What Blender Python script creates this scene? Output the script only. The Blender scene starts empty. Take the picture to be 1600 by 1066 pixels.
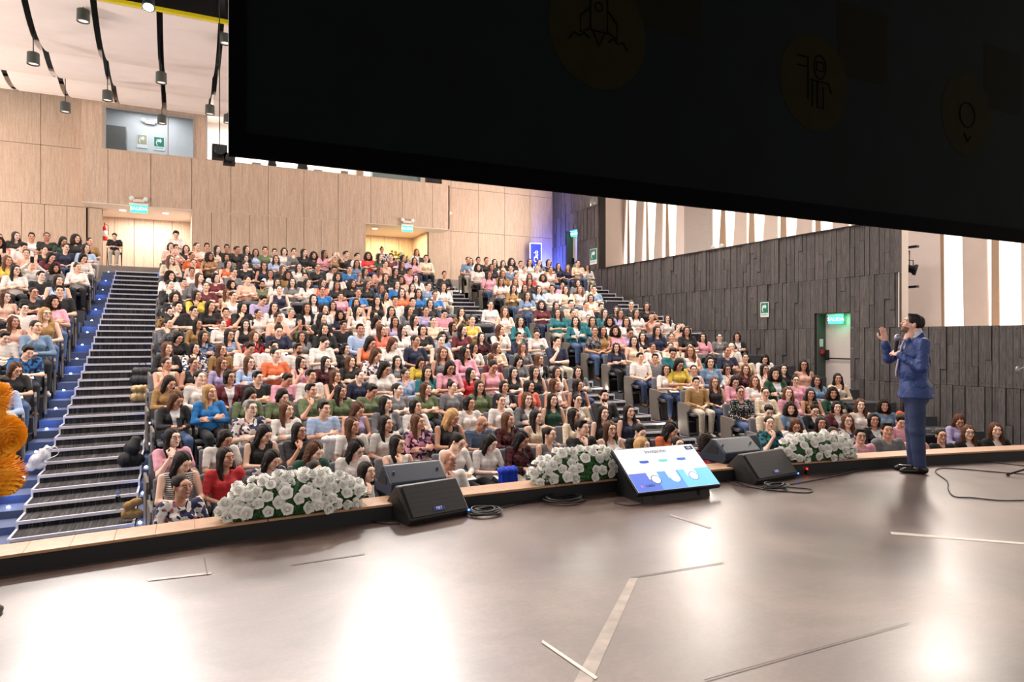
import bpy, bmesh, math, random
import numpy as np
from mathutils import Vector, Matrix, Euler
C = bpy.context.scene.collection
SC = bpy.context.scene
PI = math.pi
# ------------------------------------------------------------------ camera, world, light, exposure
YAW = math.atan(523 / 1067)
FX, FY = math.sin(YAW), math.cos(YAW)
cam_d = bpy.data.cameras.new('camera'); cam = bpy.data.objects.new('camera', cam_d); C.objects.link(cam)
cam.location = (0, 0, 1.5); cam.rotation_euler = (PI / 2, 0, -YAW)
cam_d.sensor_width = 36; cam_d.lens = 36 * 1067 / 1600; cam_d.clip_end = 200
cam_d.shift_y = -2 / 1600; SC.camera = cam
SC.view_settings.view_transform = 'Standard'; SC.view_settings.look = 'None'
SC.view_settings.gamma = 1; SC.view_settings.use_curve_mapping = False
SC.view_settings.exposure = 0.35
w = bpy.data.worlds.new('world'); SC.world = w; w.use_nodes = True
w.node_tree.nodes['Background'].inputs[0].default_value = (1.0, 0.90, 0.82, 1)
w.node_tree.nodes['Background'].inputs[1].default_value = 0.75
def lamp(kind, name, loc, energy, color=(1, 1, 1), size=0.2, aim=None, spot=1.6, blend=0.6, size_y=None):
    d = bpy.data.lights.new(name, kind); d.energy = energy; d.color = color
    if kind == 'AREA':
        d.size = size
        if size_y: d.shape = 'RECTANGLE'; d.size_y = size_y
    else: d.shadow_soft_size = size
    if kind == 'SPOT': d.spot_size = spot; d.spot_blend = blend
    o = bpy.data.objects.new(name, d); C.objects.link(o); o.location = loc
    if aim is not None:
        o.rotation_euler = (Vector(aim) - Vector(loc)).to_track_quat('-Z', 'Y').to_euler()
    return o
WARM = (1.0, 0.90, 0.81)
# the down-lights hanging from the ceiling panels (a few per bay) and the stage spots on the lighting bridge
for x in (-5.7, -1.7, 2.2, 6.1, 10.0, 13.2):
    for y, e in ((8.6, 480), (12.6, 560), (16.6, 560), (21.4, 370)):
        if x > 13 and y < 13: e *= .3
        lamp('SPOT', 'downlight_beam', (x, y, 7.9), e, WARM, 0.22, (x, y - 0.8, 0), 2.4, 0.9)
for x, y, e, tx, ty, ang in ((-1.5, 17.2, 5600, -1.0, -1.3, 0.42), (4.9, 16.4, 3600, 0.9, -1.2, 0.44)):
    lamp('SPOT', 'stage_spot_beam', (x, y, 8.3), e, (1.0, 0.95, 0.92), 0.35, (tx, ty, 0), ang, 0.35)
lamp('SPOT', 'speaker_spot_beam', (3.5, 13.5, 8.0), 800, (0.86, 0.9, 1.0), 0.15, (7.4, 4.9, 1.2), 0.26, 0.5)
for y in (9, 16, 23): lamp('AREA', 'added_ceiling_fill', (-10.6, y, 5.6), 700, WARM, 0.5, (-1, y, 9.4), size_y=5)  # fill lamps added by the left wall, out of view, to brighten the ceiling
for y in (9, 16, 23): lamp('AREA', 'added_ceiling_fill', (14.5, y, 5.9), 480, WARM, 0.4, (6, y, 9.2), size_y=5)  # the same added fill from the right, no real fitting there
# ------------------------------------------------------------------ helpers
def px_ray(px, py):
    u, v = (px - 800) / 1067, (531 - py) / 1067
    return Vector((FX + u * FY, FY - u * FX, v))
def on_y(px, py, Y):
    d = px_ray(px, py); t = Y / d.y; return Vector((d.x * t, Y, 1.5 + d.z * t))
def on_x(px, py, X):
    d = px_ray(px, py); t = X / d.x; return Vector((X, d.y * t, 1.5 + d.z * t))
def on_z(px, py, z=0.0):
    d = px_ray(px, py); t = (z - 1.5) / d.z; return Vector((d.x * t, d.y * t, z))
class MB:
    def __init__(s): s.v = []; s.f = []
    def add(s, vs, fs):
        n = len(s.v); s.v += [tuple(p) for p in vs]; s.f += [tuple(i + n for i in f) for f in fs]; return s
    def box(s, a, b, M=None):
        x0, y0, z0 = a; x1, y1, z1 = b
        vs = [(x0,y0,z0),(x1,y0,z0),(x1,y1,z0),(x0,y1,z0),(x0,y0,z1),(x1,y0,z1),(x1,y1,z1),(x0,y1,z1)]
        if M is not None: vs = [M @ Vector(p) for p in vs]
        return s.add(vs, [(0,3,2,1),(4,5,6,7),(0,1,5,4),(1,2,6,5),(2,3,7,6),(3,0,4,7)])
    def prism(s, poly, h0, h1, axis='z', M=None):
        n = len(poly)
        def P(p, h):
            q = {'z': (p[0], p[1], h), 'y': (p[0], h, p[1]), 'x': (h, p[0], p[1])}[axis]
            return (M @ Vector(q)) if M is not None else q
        return s.add([P(p, h0) for p in poly] + [P(p, h1) for p in poly],
            [tuple(range(n))[::-1], tuple(range(n, 2 * n))] + [(i, (i + 1) % n, n + (i + 1) % n, n + i) for i in range(n)])
    def tube(s, pts, r, n=8, cap=True):
        pts = [Vector(p) for p in pts]; rr = r if isinstance(r, (list, tuple)) else [r] * len(pts)
        rings = []
        for i, p in enumerate(pts):
            t = (pts[min(i + 1, len(pts) - 1)] - pts[max(i - 1, 0)])
            t = t.normalized() if t.length > 1e-9 else Vector((0, 0, 1))
            a = t.cross(Vector((0, 0, 1)) if abs(t.z) < 0.95 else Vector((1, 0, 0))).normalized(); b = t.cross(a)
            rings.append([p + (a * math.cos(k * 2 * PI / n) + b * math.sin(k * 2 * PI / n)) * rr[i] for k in range(n)])
        fs = []
        for i in range(len(pts) - 1):
            for k in range(n):
                k2 = (k + 1) % n; fs.append((i * n + k, i * n + k2, (i + 1) * n + k2, (i + 1) * n + k))
        if cap: fs += [tuple(range(n))[::-1], tuple((len(pts) - 1) * n + k for k in range(n))]
        return s.add([q for rg in rings for q in rg], fs)
    def lathe(s, prof, c=(0, 0, 0), n=12, M=None):
        vs = []
        for r, z in prof:
            for k in range(n):
                q = Vector((c[0] + r * math.cos(k * 2 * PI / n), c[1] + r * math.sin(k * 2 * PI / n), c[2] + z))
                vs.append(M @ q if M is not None else q)
        fs = [(i * n + k, i * n + (k + 1) % n, (i + 1) * n + (k + 1) % n, (i + 1) * n + k) for i in range(len(prof) - 1) for k in range(n)]
        fs += [tuple(range(n))[::-1], tuple((len(prof) - 1) * n + k for k in range(n))]
        return s.add(vs, fs)
    def mesh(s, name, smooth=False):
        m = bpy.data.meshes.new(name); m.from_pydata(s.v, [], s.f); m.update()
        bm = bmesh.new(); bm.from_mesh(m); bmesh.ops.recalc_face_normals(bm, faces=bm.faces); bm.to_mesh(m); bm.free()
        if smooth: m.polygons.foreach_set('use_smooth', [True] * len(m.polygons))
        return m
def tag(o, label=None, cat=None, group=None, kind=None):
    if label: o['label'] = label
    if cat: o['category'] = cat
    if group: o['group'] = group
    if kind: o['kind'] = kind
    return o
def obj(name, mb, mat, parent=None, smooth=False, loc=None, bevel=0):
    m = mb.mesh(name, smooth) if isinstance(mb, MB) else mb
    if mat is not None and len(m.materials) == 0: m.materials.append(mat)
    o = bpy.data.objects.new(name, m); C.objects.link(o)
    if parent: o.parent = parent
    if loc is not None: o.location = loc
    if bevel:
        b = o.modifiers.new('bevel', 'BEVEL'); b.width = bevel; b.segments = 2; b.limit_method = 'ANGLE'
    return o
def empty(name, loc=(0, 0, 0), rz=0, parent=None):
    o = bpy.data.objects.new(name, None); C.objects.link(o); o.location = loc; o.rotation_euler = (0, 0, rz)
    o.empty_display_size = 0.1
    if parent: o.parent = parent
    return o
# ------------------------------------------------------------------ materials
def srgb(r, g, b):
    f = lambda c: (c / 255 / 12.92) if c / 255 <= 0.04045 else ((c / 255 + 0.055) / 1.055) ** 2.4
    return (f(r), f(g), f(b), 1.0)
class NT:
    def __init__(s, name):
        s.m = bpy.data.materials.new(name); s.m.use_nodes = True; s.t = s.m.node_tree; s.b = s.t.nodes['Principled BSDF']
    def n(s, typ, **kw):
        x = s.t.nodes.new(typ)
        for k, v in kw.items():
            if k in x.inputs.keys(): x.inputs[k].default_value = v
            else: setattr(x, k, v)
        return x
    def l(s, a, b): s.t.links.new(a, b)
    def coord(s, kind='Object', scale=(1, 1, 1)):
        c = s.n('ShaderNodeTexCoord'); mp = s.n('ShaderNodeMapping'); mp.inputs['Scale'].default_value = scale
        s.l(c.outputs[kind], mp.inputs[0]); return mp.outputs[0]
    def ramp(s, src, stops):
        r = s.n('ShaderNodeValToRGB'); e = r.color_ramp.elements
        while len(e) < len(stops): e.new(0.5)
        for q, (p, c) in zip(e, stops): q.position = p; q.color = c
        s.l(src, r.inputs[0]); return r.outputs[0]
    def mix(s, f, a, b, mode='MIX'):
        m = s.n('ShaderNodeMix'); m.data_type = 'RGBA'; m.blend_type = mode
        for i, v in ((0, f), (6, a), (7, b)):
            if hasattr(v, 'is_linked') or isinstance(v, bpy.types.NodeSocket): s.l(v, m.inputs[i])
            else: m.inputs[i].default_value = v
        return m.outputs[2]
    def bump(s, src, strength=0.3, dist=0.01):
        b = s.n('ShaderNodeBump'); b.inputs['Strength'].default_value = strength; b.inputs['Distance'].default_value = dist
        s.l(src, b.inputs['Height']); s.l(b.outputs[0], s.b.inputs['Normal'])
def plain(name, rgb, rough=0.6, metal=0.0, emit=0.0, noise=0.08, scale=30, spec=0.5):
    t = NT(name); c = srgb(*rgb)
    nz = t.n('ShaderNodeTexNoise', Scale=scale, Detail=3.0); t.l(t.coord(), nz.inputs['Vector'])
    col = t.ramp(nz.outputs[0], [(0.3, tuple(v * (1 - noise) for v in c[:3]) + (1,)), (0.7, tuple(min(1, v * (1 + noise)) for v in c[:3]) + (1,))])
    t.l(col, t.b.inputs['Base Color']); t.b.inputs['Roughness'].default_value = rough; t.b.inputs['Metallic'].default_value = metal
    t.b.inputs['Specular IOR Level'].default_value = spec
    if emit: t.b.inputs['Emission Color'].default_value = c; t.b.inputs['Emission Strength'].default_value = emit
    return t.m
def wood_panel():
    t = NT('travertine_laminate')
    oi = t.n('ShaderNodeObjectInfo'); add = t.n('ShaderNodeVectorMath', operation='ADD')
    comb = t.n('ShaderNodeCombineXYZ'); mul = t.n('ShaderNodeMath', operation='MULTIPLY'); mul.inputs[1].default_value = 37.0
    t.l(oi.outputs['Random'], mul.inputs[0]); t.l(mul.outputs[0], comb.inputs[0]); t.l(mul.outputs[0], comb.inputs[2])
    t.l(t.coord('Object', (13, 13, 0.9)), add.inputs[0]); t.l(comb.outputs[0], add.inputs[1])
    a = t.n('ShaderNodeTexNoise', Scale=1.6, Detail=8.0, Roughness=0.65, Distortion=0.3); t.l(add.outputs[0], a.inputs['Vector'])
    b = t.n('ShaderNodeTexNoise', Scale=9.0, Detail=4.0); t.l(add.outputs[0], b.inputs['Vector'])
    c1 = t.ramp(a.outputs[0], [(0.32, srgb(186, 160, 140)), (0.5, srgb(200, 175, 155)), (0.68, srgb(212, 190, 171))])
    c2 = t.ramp(b.outputs[0], [(0.35, (0.86, 0.85, 0.84, 1)), (0.65, (1.06, 1.05, 1.04, 1))])
    t.l(t.mix(1.0, c1, c2, 'MULTIPLY'), t.b.inputs['Base Color']); t.b.inputs['Roughness'].default_value = 0.6
    t.bump(b.outputs[0], 0.15, 0.004); return t.m
def dark_board():
    t = NT('charred_board_wood')
    a = t.n('ShaderNodeTexNoise', Scale=3.0, Detail=8.0, Roughness=0.7); t.l(t.coord('Object', (14, 14, 1.3)), a.inputs['Vector'])
    g = t.n('ShaderNodeNewGeometry'); 
    c1 = t.ramp(a.outputs[0], [(0.3, srgb(56, 53, 53)), (0.55, srgb(88, 84, 84)), (0.75, srgb(116, 112, 112))])
    oi = t.n('ShaderNodeObjectInfo'); ad = t.n('ShaderNodeMath', operation='ADD'); t.l(oi.outputs['Random'], ad.inputs[0]); t.l(g.outputs['Random Per Island'], ad.inputs[1]); fr = t.n('ShaderNodeMath', operation='FRACT'); t.l(ad.outputs[0], fr.inputs[0])
    c2 = t.ramp(fr.outputs[0], [(0, (0.78, 0.78, 0.78, 1)), (1, (1.16, 1.13, 1.12, 1))])
    t.l(t.mix(1.0, c1, c2, 'MULTIPLY'), t.b.inputs['Base Color']); t.b.inputs['Roughness'].default_value = 0.75
    t.bump(a.outputs[0], 0.4, 0.006); return t.m
def stage_mat():
    t = NT('stage_vinyl')
    v = t.coord('Object', (1, 1, 1))
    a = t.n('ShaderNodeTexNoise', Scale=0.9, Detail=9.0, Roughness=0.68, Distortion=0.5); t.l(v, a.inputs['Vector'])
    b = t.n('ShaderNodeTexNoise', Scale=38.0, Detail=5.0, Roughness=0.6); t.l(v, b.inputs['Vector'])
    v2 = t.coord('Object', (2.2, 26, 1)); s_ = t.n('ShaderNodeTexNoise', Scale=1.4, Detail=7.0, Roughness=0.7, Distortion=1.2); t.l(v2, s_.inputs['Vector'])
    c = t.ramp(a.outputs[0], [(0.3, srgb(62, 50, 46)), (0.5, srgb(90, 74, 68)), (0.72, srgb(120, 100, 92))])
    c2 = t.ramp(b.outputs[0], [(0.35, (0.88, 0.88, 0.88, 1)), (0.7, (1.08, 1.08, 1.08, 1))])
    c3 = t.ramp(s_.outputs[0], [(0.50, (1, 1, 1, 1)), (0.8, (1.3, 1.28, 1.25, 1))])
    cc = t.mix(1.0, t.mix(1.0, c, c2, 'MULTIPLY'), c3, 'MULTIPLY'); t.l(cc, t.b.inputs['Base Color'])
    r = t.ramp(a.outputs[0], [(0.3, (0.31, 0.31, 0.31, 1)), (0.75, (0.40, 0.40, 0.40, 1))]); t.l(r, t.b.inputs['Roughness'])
    t.b.inputs['Specular IOR Level'].default_value = 0.75
    t.bump(b.outputs[0], 0.03, 0.001); return t.m
def carpet_mat():
    t = NT('charcoal_carpet')
    a = t.n('ShaderNodeTexNoise', Scale=1.0, Detail=3.0); t.l(t.coord('Object', (55, 2.0, 2.0)), a.inputs['Vector'])
    b = t.n('ShaderNodeTexNoise', Scale=120.0, Detail=3.0); t.l(t.coord(), b.inputs['Vector'])
    c = t.ramp(a.outputs[0], [(0.42, srgb(34, 33, 36)), (0.58, srgb(66, 64, 66)), (0.7, srgb(96, 92, 90))])
    c2 = t.ramp(b.outputs[0], [(0.3, (0.6, 0.6, 0.6, 1)), (0.7, (1.1, 1.1, 1.1, 1))])
    t.l(t.mix(1.0, c, c2, 'MULTIPLY'), t.b.inputs['Base Color']); t.b.inputs['Roughness'].default_value = 0.95
    t.bump(b.outputs[0], 0.4, 0.004); return t.m
M_wall = wood_panel(); M_board = dark_board(); M_stage = stage_mat(); M_carpet = carpet_mat()
M_gap = plain('shadow_gap_black', (38, 30, 26), 0.8)
M_white = plain('white_plaster', (226, 214, 204), 0.7, noise=0.02, scale=4)
M_ceil = plain('ceiling_panel_white', (246, 232, 226), 0.75, noise=0.015, scale=3)
M_black = plain('black_paint', (14, 14, 16), 0.55)
M_void = plain('grid_void_black', (16, 22, 24), 0.8)
M_steel = plain('dark_steel', (52, 56, 60), 0.45, 0.6)
M_lampb = plain('lamp_body_green_grey', (72, 78, 74), 0.5)
M_yellow = plain('yellow_edge', (235, 215, 20), 0.5)
M_ledge = plain('ledge_oak', (176, 136, 104), 0.5, noise=0.1, scale=18)
M_ledged = plain('ledge_black_face', (16, 17, 20), 0.6)
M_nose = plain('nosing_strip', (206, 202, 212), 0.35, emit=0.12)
M_blue = plain('blue_led', (25, 90, 255), 0.4, emit=1.6)
M_bulb = plain('white_led_bulb', (200, 220, 255), 0.3, emit=14)
M_glow = plain('backlit_diffuser', (255, 244, 232), 0.6, emit=1.05, noise=0.01, scale=2)
M_fin = plain('fin_panel', (214, 198, 188), 0.7, noise=0.02, scale=4)
M_fin2 = plain('fin_blade_tan', (176, 148, 124), 0.7, noise=0.03, scale=4)
M_door = plain('door_paint', (208, 196, 192), 0.45, noise=0.02)
M_green = plain('exit_green', (20, 120, 100), 0.5)
M_greenlit = plain('exit_green_lit', (60, 235, 160), 0.4, emit=1.6)
M_whlit = plain('exit_white_lit', (235, 255, 245), 0.4, emit=2.5)
M_glass = NT('window_glass').m
_b = M_glass.node_tree.nodes['Principled BSDF']; _b.inputs['Transmission Weight'].default_value = 1.0; _b.inputs['Roughness'].default_value = 0.02; _b.inputs['IOR'].default_value = 1.1
_b.inputs['Base Color'].default_value = (0.93, 0.96, 0.97, 1)
M_lumi2 = plain('pendant_diffuser', (255, 232, 220), 0.5, emit=0.7)
M_lumi = plain('luminaire_glow', (255, 236, 214), 0.4, emit=9)
def text(body, size, mat, parent, loc, rot, name='lettering', extrude=0.0005, align='CENTER'):
    c = bpy.data.curves.new(name, 'FONT'); c.body = body; c.size = size; c.extrude = extrude; c.align_x = align; c.align_y = 'CENTER'
    c.materials.append(mat); t = bpy.data.objects.new(name, c); C.objects.link(t); bpy.context.view_layer.update()
    me = bpy.data.meshes.new_from_object(t.evaluated_get(bpy.context.evaluated_depsgraph_get())); bpy.data.objects.remove(t)
    if not len(me.materials): me.materials.append(mat)
    o = bpy.data.objects.new(name, me); C.objects.link(o); o.parent = parent
    o.location = loc; o.rotation_euler = rot; return o
# ------------------------------------------------------------------ geometry of the hall
XC, YC = 3.05, -21.9
WX, YB1, YB2, YLAND = 14.9, 25.4, 26.3, 24.15
def arc_y(s, X): return YC + math.sqrt((s - YC) ** 2 - (X - XC) ** 2)      # s = the row's Y on the axis X = XC
_nos = [816,792,768,749,729,710,692,677,660,644,628,614,602,591,579.5,569,557.5,547,537,527,517,507,498,490,482.5,475.5,468,460,452.5,446,439,432.5,425,419]
_Y = np.array([9.3 + 0.45 * k for k in range(34)]); _H = np.array([(y - 531) / 1067 for y in _nos]) * _Y / 1.131
_pf = np.polyfit(np.concatenate([[7.35, 7.35, 8.2], _Y]), 1.5 - np.concatenate([[2.50, 2.50, 2.37], _H]), 4)
def elev(Y): return float(np.polyval(_pf, min(max(Y, 7.0), YLAND)))
LAND = elev(YLAND)
NROW = 18
ROW_Y = [7.35 + 0.9 * i for i in range(NROW)]                      # at the left aisle, X about -0.4
ROW_S = [y + 0.19 for y in ROW_Y]                                  # on the axis
ROW_Z = [elev(y - 0.15) for y in ROW_Y]
# ---- stage
stage = MB(); xs = np.linspace(-12, 17, 60)
top = [(x, arc_y(5.6, x)) for x in xs]
poly = [(-12, -5.0)] + top + [(17, -5.0)]
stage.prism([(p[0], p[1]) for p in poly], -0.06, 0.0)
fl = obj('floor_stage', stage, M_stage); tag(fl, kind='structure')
def strip(mb, s0, s1, z0, z1, X0, X1, n=48):
    xs = np.linspace(X0, X1, n + 1)
    for a, b in zip(xs[:-1], xs[1:]):
        mb.add([(a, arc_y(s0, a), z0), (b, arc_y(s0, b), z0), (b, arc_y(s1, b), z0), (a, arc_y(s1, a), z0),
                (a, arc_y(s0, a), z1), (b, arc_y(s0, b), z1), (b, arc_y(s1, b), z1), (a, arc_y(s1, a), z1)],
               [(0,3,2,1),(4,5,6,7),(0,1,5,4),(1,2,6,5),(2,3,7,6),(3,0,4,7)])
m = MB(); strip(m, 5.6, 5.86, -1.2, 0.115, -12, 14.8)
trim = obj('trim_1', m, M_ledged); tag(trim, kind='structure')
joints = [-12, -4.5, -1.9, 0.62, 3.2, 5.8, 8.35, 11.0, 14.8]
for a, b in zip(joints[:-1], joints[1:]):
    m = MB(); strip(m, 5.585, 5.885, 0.115, 0.135, a + 0.003, b - 0.003, 10); obj('ledge_board', m, M_ledge, trim, bevel=0.003)
# ---- auditorium floor, terraced in arcs
m = MB()
strip(m, 5.86, ROW_S[0] - 0.6, -1.3, ROW_Z[0], -11, WX)
for i in range(NROW):
    for xa, xb in ((-11, -2.02), (-0.36, 7.98), (9.02, 13.93 if i >= 12 else WX)): strip(m, ROW_S[i] - 0.6, ROW_S[i] + 0.32, ROW_Z[i] - 0.5, ROW_Z[i], xa, xb, 14)
fa = obj('floor_auditorium', m, plain('row_floor_grey', (70, 70, 76), 0.9)); tag(fa, kind='structure')
m = MB(); m.box((-11, YLAND - 0.3, LAND - 0.5), (WX, 31, LAND - 0.002))
for xa, xb in ((-11, -2.02), (-0.36, 7.98), (9.02, 13.93)): m.box((xa, ROW_S[-1] + .2 - (1.6 if xb > 9 else .1), LAND - 1), (xb, YLAND - .3, ROW_Z[-1] - .003))
tag(obj('floor_landing', m, plain('landing_floor', (150, 140, 130), 0.7)), kind='structure')
# ---- stairs
def stairs(name, X0, X1, k0, k1, side_lights):
    root = empty(name); tag(root, kind='structure')
    nz = 0
    for k in range(k0, k1):
        Y = 9.3 + 0.45 * k; s = Y + 0.19; z = elev(Y)
        sm = MB(); ya, yb = arc_y(s, X0), arc_y(s, X1); d = 0.46
        sm.add([(X0, ya, z - 0.6), (X1, yb, z - 0.6), (X1, yb + d, z - 0.6), (X0, ya + d, z - 0.6), (X0, ya, z), (X1, yb, z), (X1, yb + d, z), (X0, ya + d, z)],
               [(0,3,2,1),(4,5,6,7),(0,1,5,4),(1,2,6,5),(2,3,7,6),(3,0,4,7)])
        obj('step', sm, M_carpet, root)
        nm = MB(); e = 0.004; t = 0.032
        for (a0, a1) in ((z - t, z + e),):
            nm.add([(X0, ya - 0.012, a0), (X1, yb - 0.012, a0), (X1, yb + 0.028, a0), (X0, ya + 0.028, a0), (X0, ya - 0.012, a1), (X1, yb - 0.012, a1), (X1, yb + 0.028, a1), (X0, ya + 0.028, a1)],
                   [(0,3,2,1),(4,5,6,7),(0,1,5,4),(1,2,6,5),(2,3,7,6),(3,0,4,7)])
        obj('nosing', nm, M_nose, root)
        zn = elev(Y + 0.45)
        tm = MB()
        for X, yy, sg in ((X0, ya, -1), (X1, yb, 1)):
            tm.box((X - 0.012, yy, z), (X + 0.012, yy + 0.45, z + 0.012)); tm.box((X - 0.012, yy - 0.014, z - (z - elev(Y - 0.45))), (X + 0.012, yy + 0.006, z))
        obj('edge_trim', tm, M_nose, root)
        if side_lights:
            lm = MB()
            for X, yy, sg in ((X0, ya, -1), (X1, yb, 1)):
                wd = 0.34 if sg < 0 else 0.10
                a, b = sorted((X + sg * 0.015, X + sg * wd)); lm.box((a, yy, z - 0.62), (b, yy + 0.46, z - 0.05))
            obj('side_channel', lm, M_chan, root)
            if k % 2 == 0:
                bm_ = MB()
                for X, yy, sg in ((X0, ya, -1), (X1, yb, 1)):
                    cx = X + sg * (0.2 if sg < 0 else 0.06); bm_.lathe([(0.001, 0), (0.022, 0.004), (0.018, 0.02), (0.001, 0.028)], (cx, yy + 0.2, z - 0.05), 8)
                obj('step_light', bm_, M_bulb, root)
    return root
M_chan = plain('channel_grey', (84, 96, 130), 0.6)
st1 = stairs('stairs_left', -1.66, -0.47, -4, 34, True)
st2 = stairs('stairs_middle', 8.0, 9.0, -3, 34, True)
st3 = stairs('stairs_right', 13.95, 14.85, 20, 34, False)
for k in range(-1, 33, 3):
    Y = 9.3 + 0.45 * k; z = elev(Y)
    lamp('POINT', 'blue_step_glow', (-1.86, Y + 0.2, z + 0.12), 1.1 + 0.03 * k, (0.08, 0.3, 1.0), 0.03)
    lamp('POINT', 'blue_step_glow', (-0.41, Y + 0.2, z + 0.12), .6, (0.08, 0.3, 1.0), 0.03)
for k in range(4, 33, 5):
    Y = 9.3 + 0.45 * k; z = elev(Y)
    lamp('POINT', 'white_step_glow', (8.9, arc_y(Y + .19, 8.5) + 0.15, z + 0.12), 2.2, (1, 0.92, 0.75), 0.03)
# ---- back wall: pieces
ZJ, ZB, ZC = 5.88, 7.62, 9.6
wb = empty('wall_back'); tag(wb, kind='structure')
def panels(parent, Y, xs, z0, z1, thick=0.06, name='panel', g=0.007):
    for a, b in zip(xs[:-1], xs[1:]):
        m = MB(); m.box((a + g, Y, z0 + g), (b - g, Y + thick, z1 - g)); o = obj(name, m, M_wall, parent)
def core(parent, a, b): 
    m = MB(); m.box(a, b); return obj('backing', m, M_gap, parent)
def rng(a, b, step, anchor=0.44):
    out = [a]; x = anchor + math.ceil((a - anchor) / step + 0.25) * step
    while x < b - 0.2: out.append(x); x += step
    return out + [b]
PL, PR = (-2.24, 0.44), (6.35, 9.08)       # the two portals
# balcony front, protruding
panels(wb, YB1, rng(-2.71, 9.70, 1.22), ZJ, ZB)
core(wb, (-2.70, YB1 + 0.05, ZJ + 0.01), (9.69, YB1 + 0.25, ZB - 0.01))
m = MB(); m.box((-2.71, YB1 + 0.02, ZJ - 0.02), (9.70, YB2 + 2.2, ZJ + 0.008)); obj('soffit', m, M_white, wb)
m = MB(); m.box((9.64, YB1, ZJ), (9.70, YB2, ZB)); m.box((-2.71, YB1 + .07, ZJ), (-2.65, YB2 + .03, ZC)); obj('balcony_return', m, M_wall, wb)
m = MB(); m.box((-2.71, YB1 - 0.01, ZB - 0.008), (9.7, YB1 + 0.26, ZB + 0.02)); obj('balcony_cap', m, M_wall, wb)
# lower wall between the portals, flush with the balcony
panels(wb, YB1 + 0.004, rng(PL[1], PR[0], 0.61), LAND, ZJ)
core(wb, (PL[1] + 0.01, YB1 + 0.06, LAND), (PR[0] - 0.01, 27.5, ZJ - 0.03))
# recessed wall left
panels(wb, YB2, rng(-11, PL[0], 0.61), LAND, ZJ - 0.03)
panels(wb, YB2, rng(-11, -2.71, 1.22, -2.71), ZJ - 0.03, 7.75); panels(wb, YB2, rng(-11, -2.71, 1.22, -2.71), 7.75, ZC + 0.2)
core(wb, (-11, YB2 + 0.055, LAND), (PL[0] - 0.01, YB2 + 0.3, ZJ)); core(wb, (-11, YB2 + 0.055, ZJ), (-2.6, YB2 + 0.3, ZC + 0.3))
# recessed wall right
panels(wb, YB2, rng(PR[1], WX, 0.61, 9.6)[:0] or rng(PR[1], WX, 1.22, 10.1), LAND, ZJ + 0.09)
panels(wb, YB2, rng(9.70, WX, 1.22, 10.1), ZJ + 0.09, 7.75); panels(wb, YB2, rng(9.70, WX, 1.22, 10.1), 7.75, ZC + 0.2)
core(wb, (PR[1] + 0.01, YB2 + 0.055, LAND), (WX, YB2 + 0.3, ZC + 0.2))
# upper wall with the window
wx0, wx1, wz1 = -2.16, 0.54, 9.02
m = MB(); m.box((-2.71, YB1 + 0.002, ZB), (wx0, YB1 + 0.25, ZC)); m.box((wx1, YB1 + 0.002, ZB), (0.87, YB1 + 0.25, ZC)); m.box((wx0, YB1 + 0.002, wz1), (wx1, YB1 + 0.25, ZC))
obj('upper_wall', m, M_wall, wb)
M_alu = plain('window_frame_grey', (168, 158, 150), 0.5, 0.2)
win = empty('window_1'); tag(win, kind='structure')
m = MB()
for a, b in (((wx0, YB1 - .02, ZB + .02), (wx0 + .10, YB1 + .12, wz1)), ((wx1 - .06, YB1 - .02, ZB + .02), (wx1, YB1 + .12, wz1)), ((wx0 + .10, YB1 - .02, wz1 - .07), (wx1 - .06, YB1 + .12, wz1)), ((wx1 - 0.83, YB1 + 0.02, ZB + .03), (wx1 - 0.8, YB1 + .10, wz1 - .07))):
    m.box(a, b)
obj('window_frame', m, M_alu, win)
for a, b in ((wx0 + .1, wx1 - .83), (wx1 - .8, wx1 - .06)):
    m = MB(); m.box((a, YB1 + 0.05, ZB + 0.03), (b, YB1 + 0.058, wz1 - 0.07)); obj('pane', m, M_glass, win)
# room behind the window and the control room behind the balcony
M_room = plain('room_wall_cool', (206, 208, 210), 0.7, noise=0.03, scale=2)
m = MB(); m.box((-2.7, YB2 + 2.0, ZB - 1.0), (0.87, YB2 + 2.1, 10)); m.box((-2.70, YB1 + .25, ZB - .5), (-2.64, YB2 + 2.1, 10)); m.box((-2.7, YB1 + .25, ZB - .55), (.87, YB2 + 2.0, ZB - .5)); m.box((.87, YB1 + .25, ZB - .5), (.93, YB2 + 2.1, 10))
tag(obj('wall_projection_room', m, M_room), kind='structure')
lamp('AREA', 'projection_room_light', (-0.8, YB2 + 0.9, 9.75), 45, (0.95, 0.97, 1.0), 1.5, (-0.8, YB2 + 0.9, 0))
m = MB(); m.box((-2.60, YB2 + 1.2, ZB - 0.5), (-1.62, YB2 + 1.9, 8.98)); tag(obj('equipment_cabinet', m, plain('cabinet_grey', (120, 120, 118), 0.6), bevel=0.01), 'grey cabinet standing inside the room behind the upper left window', 'cabinet')
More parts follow.
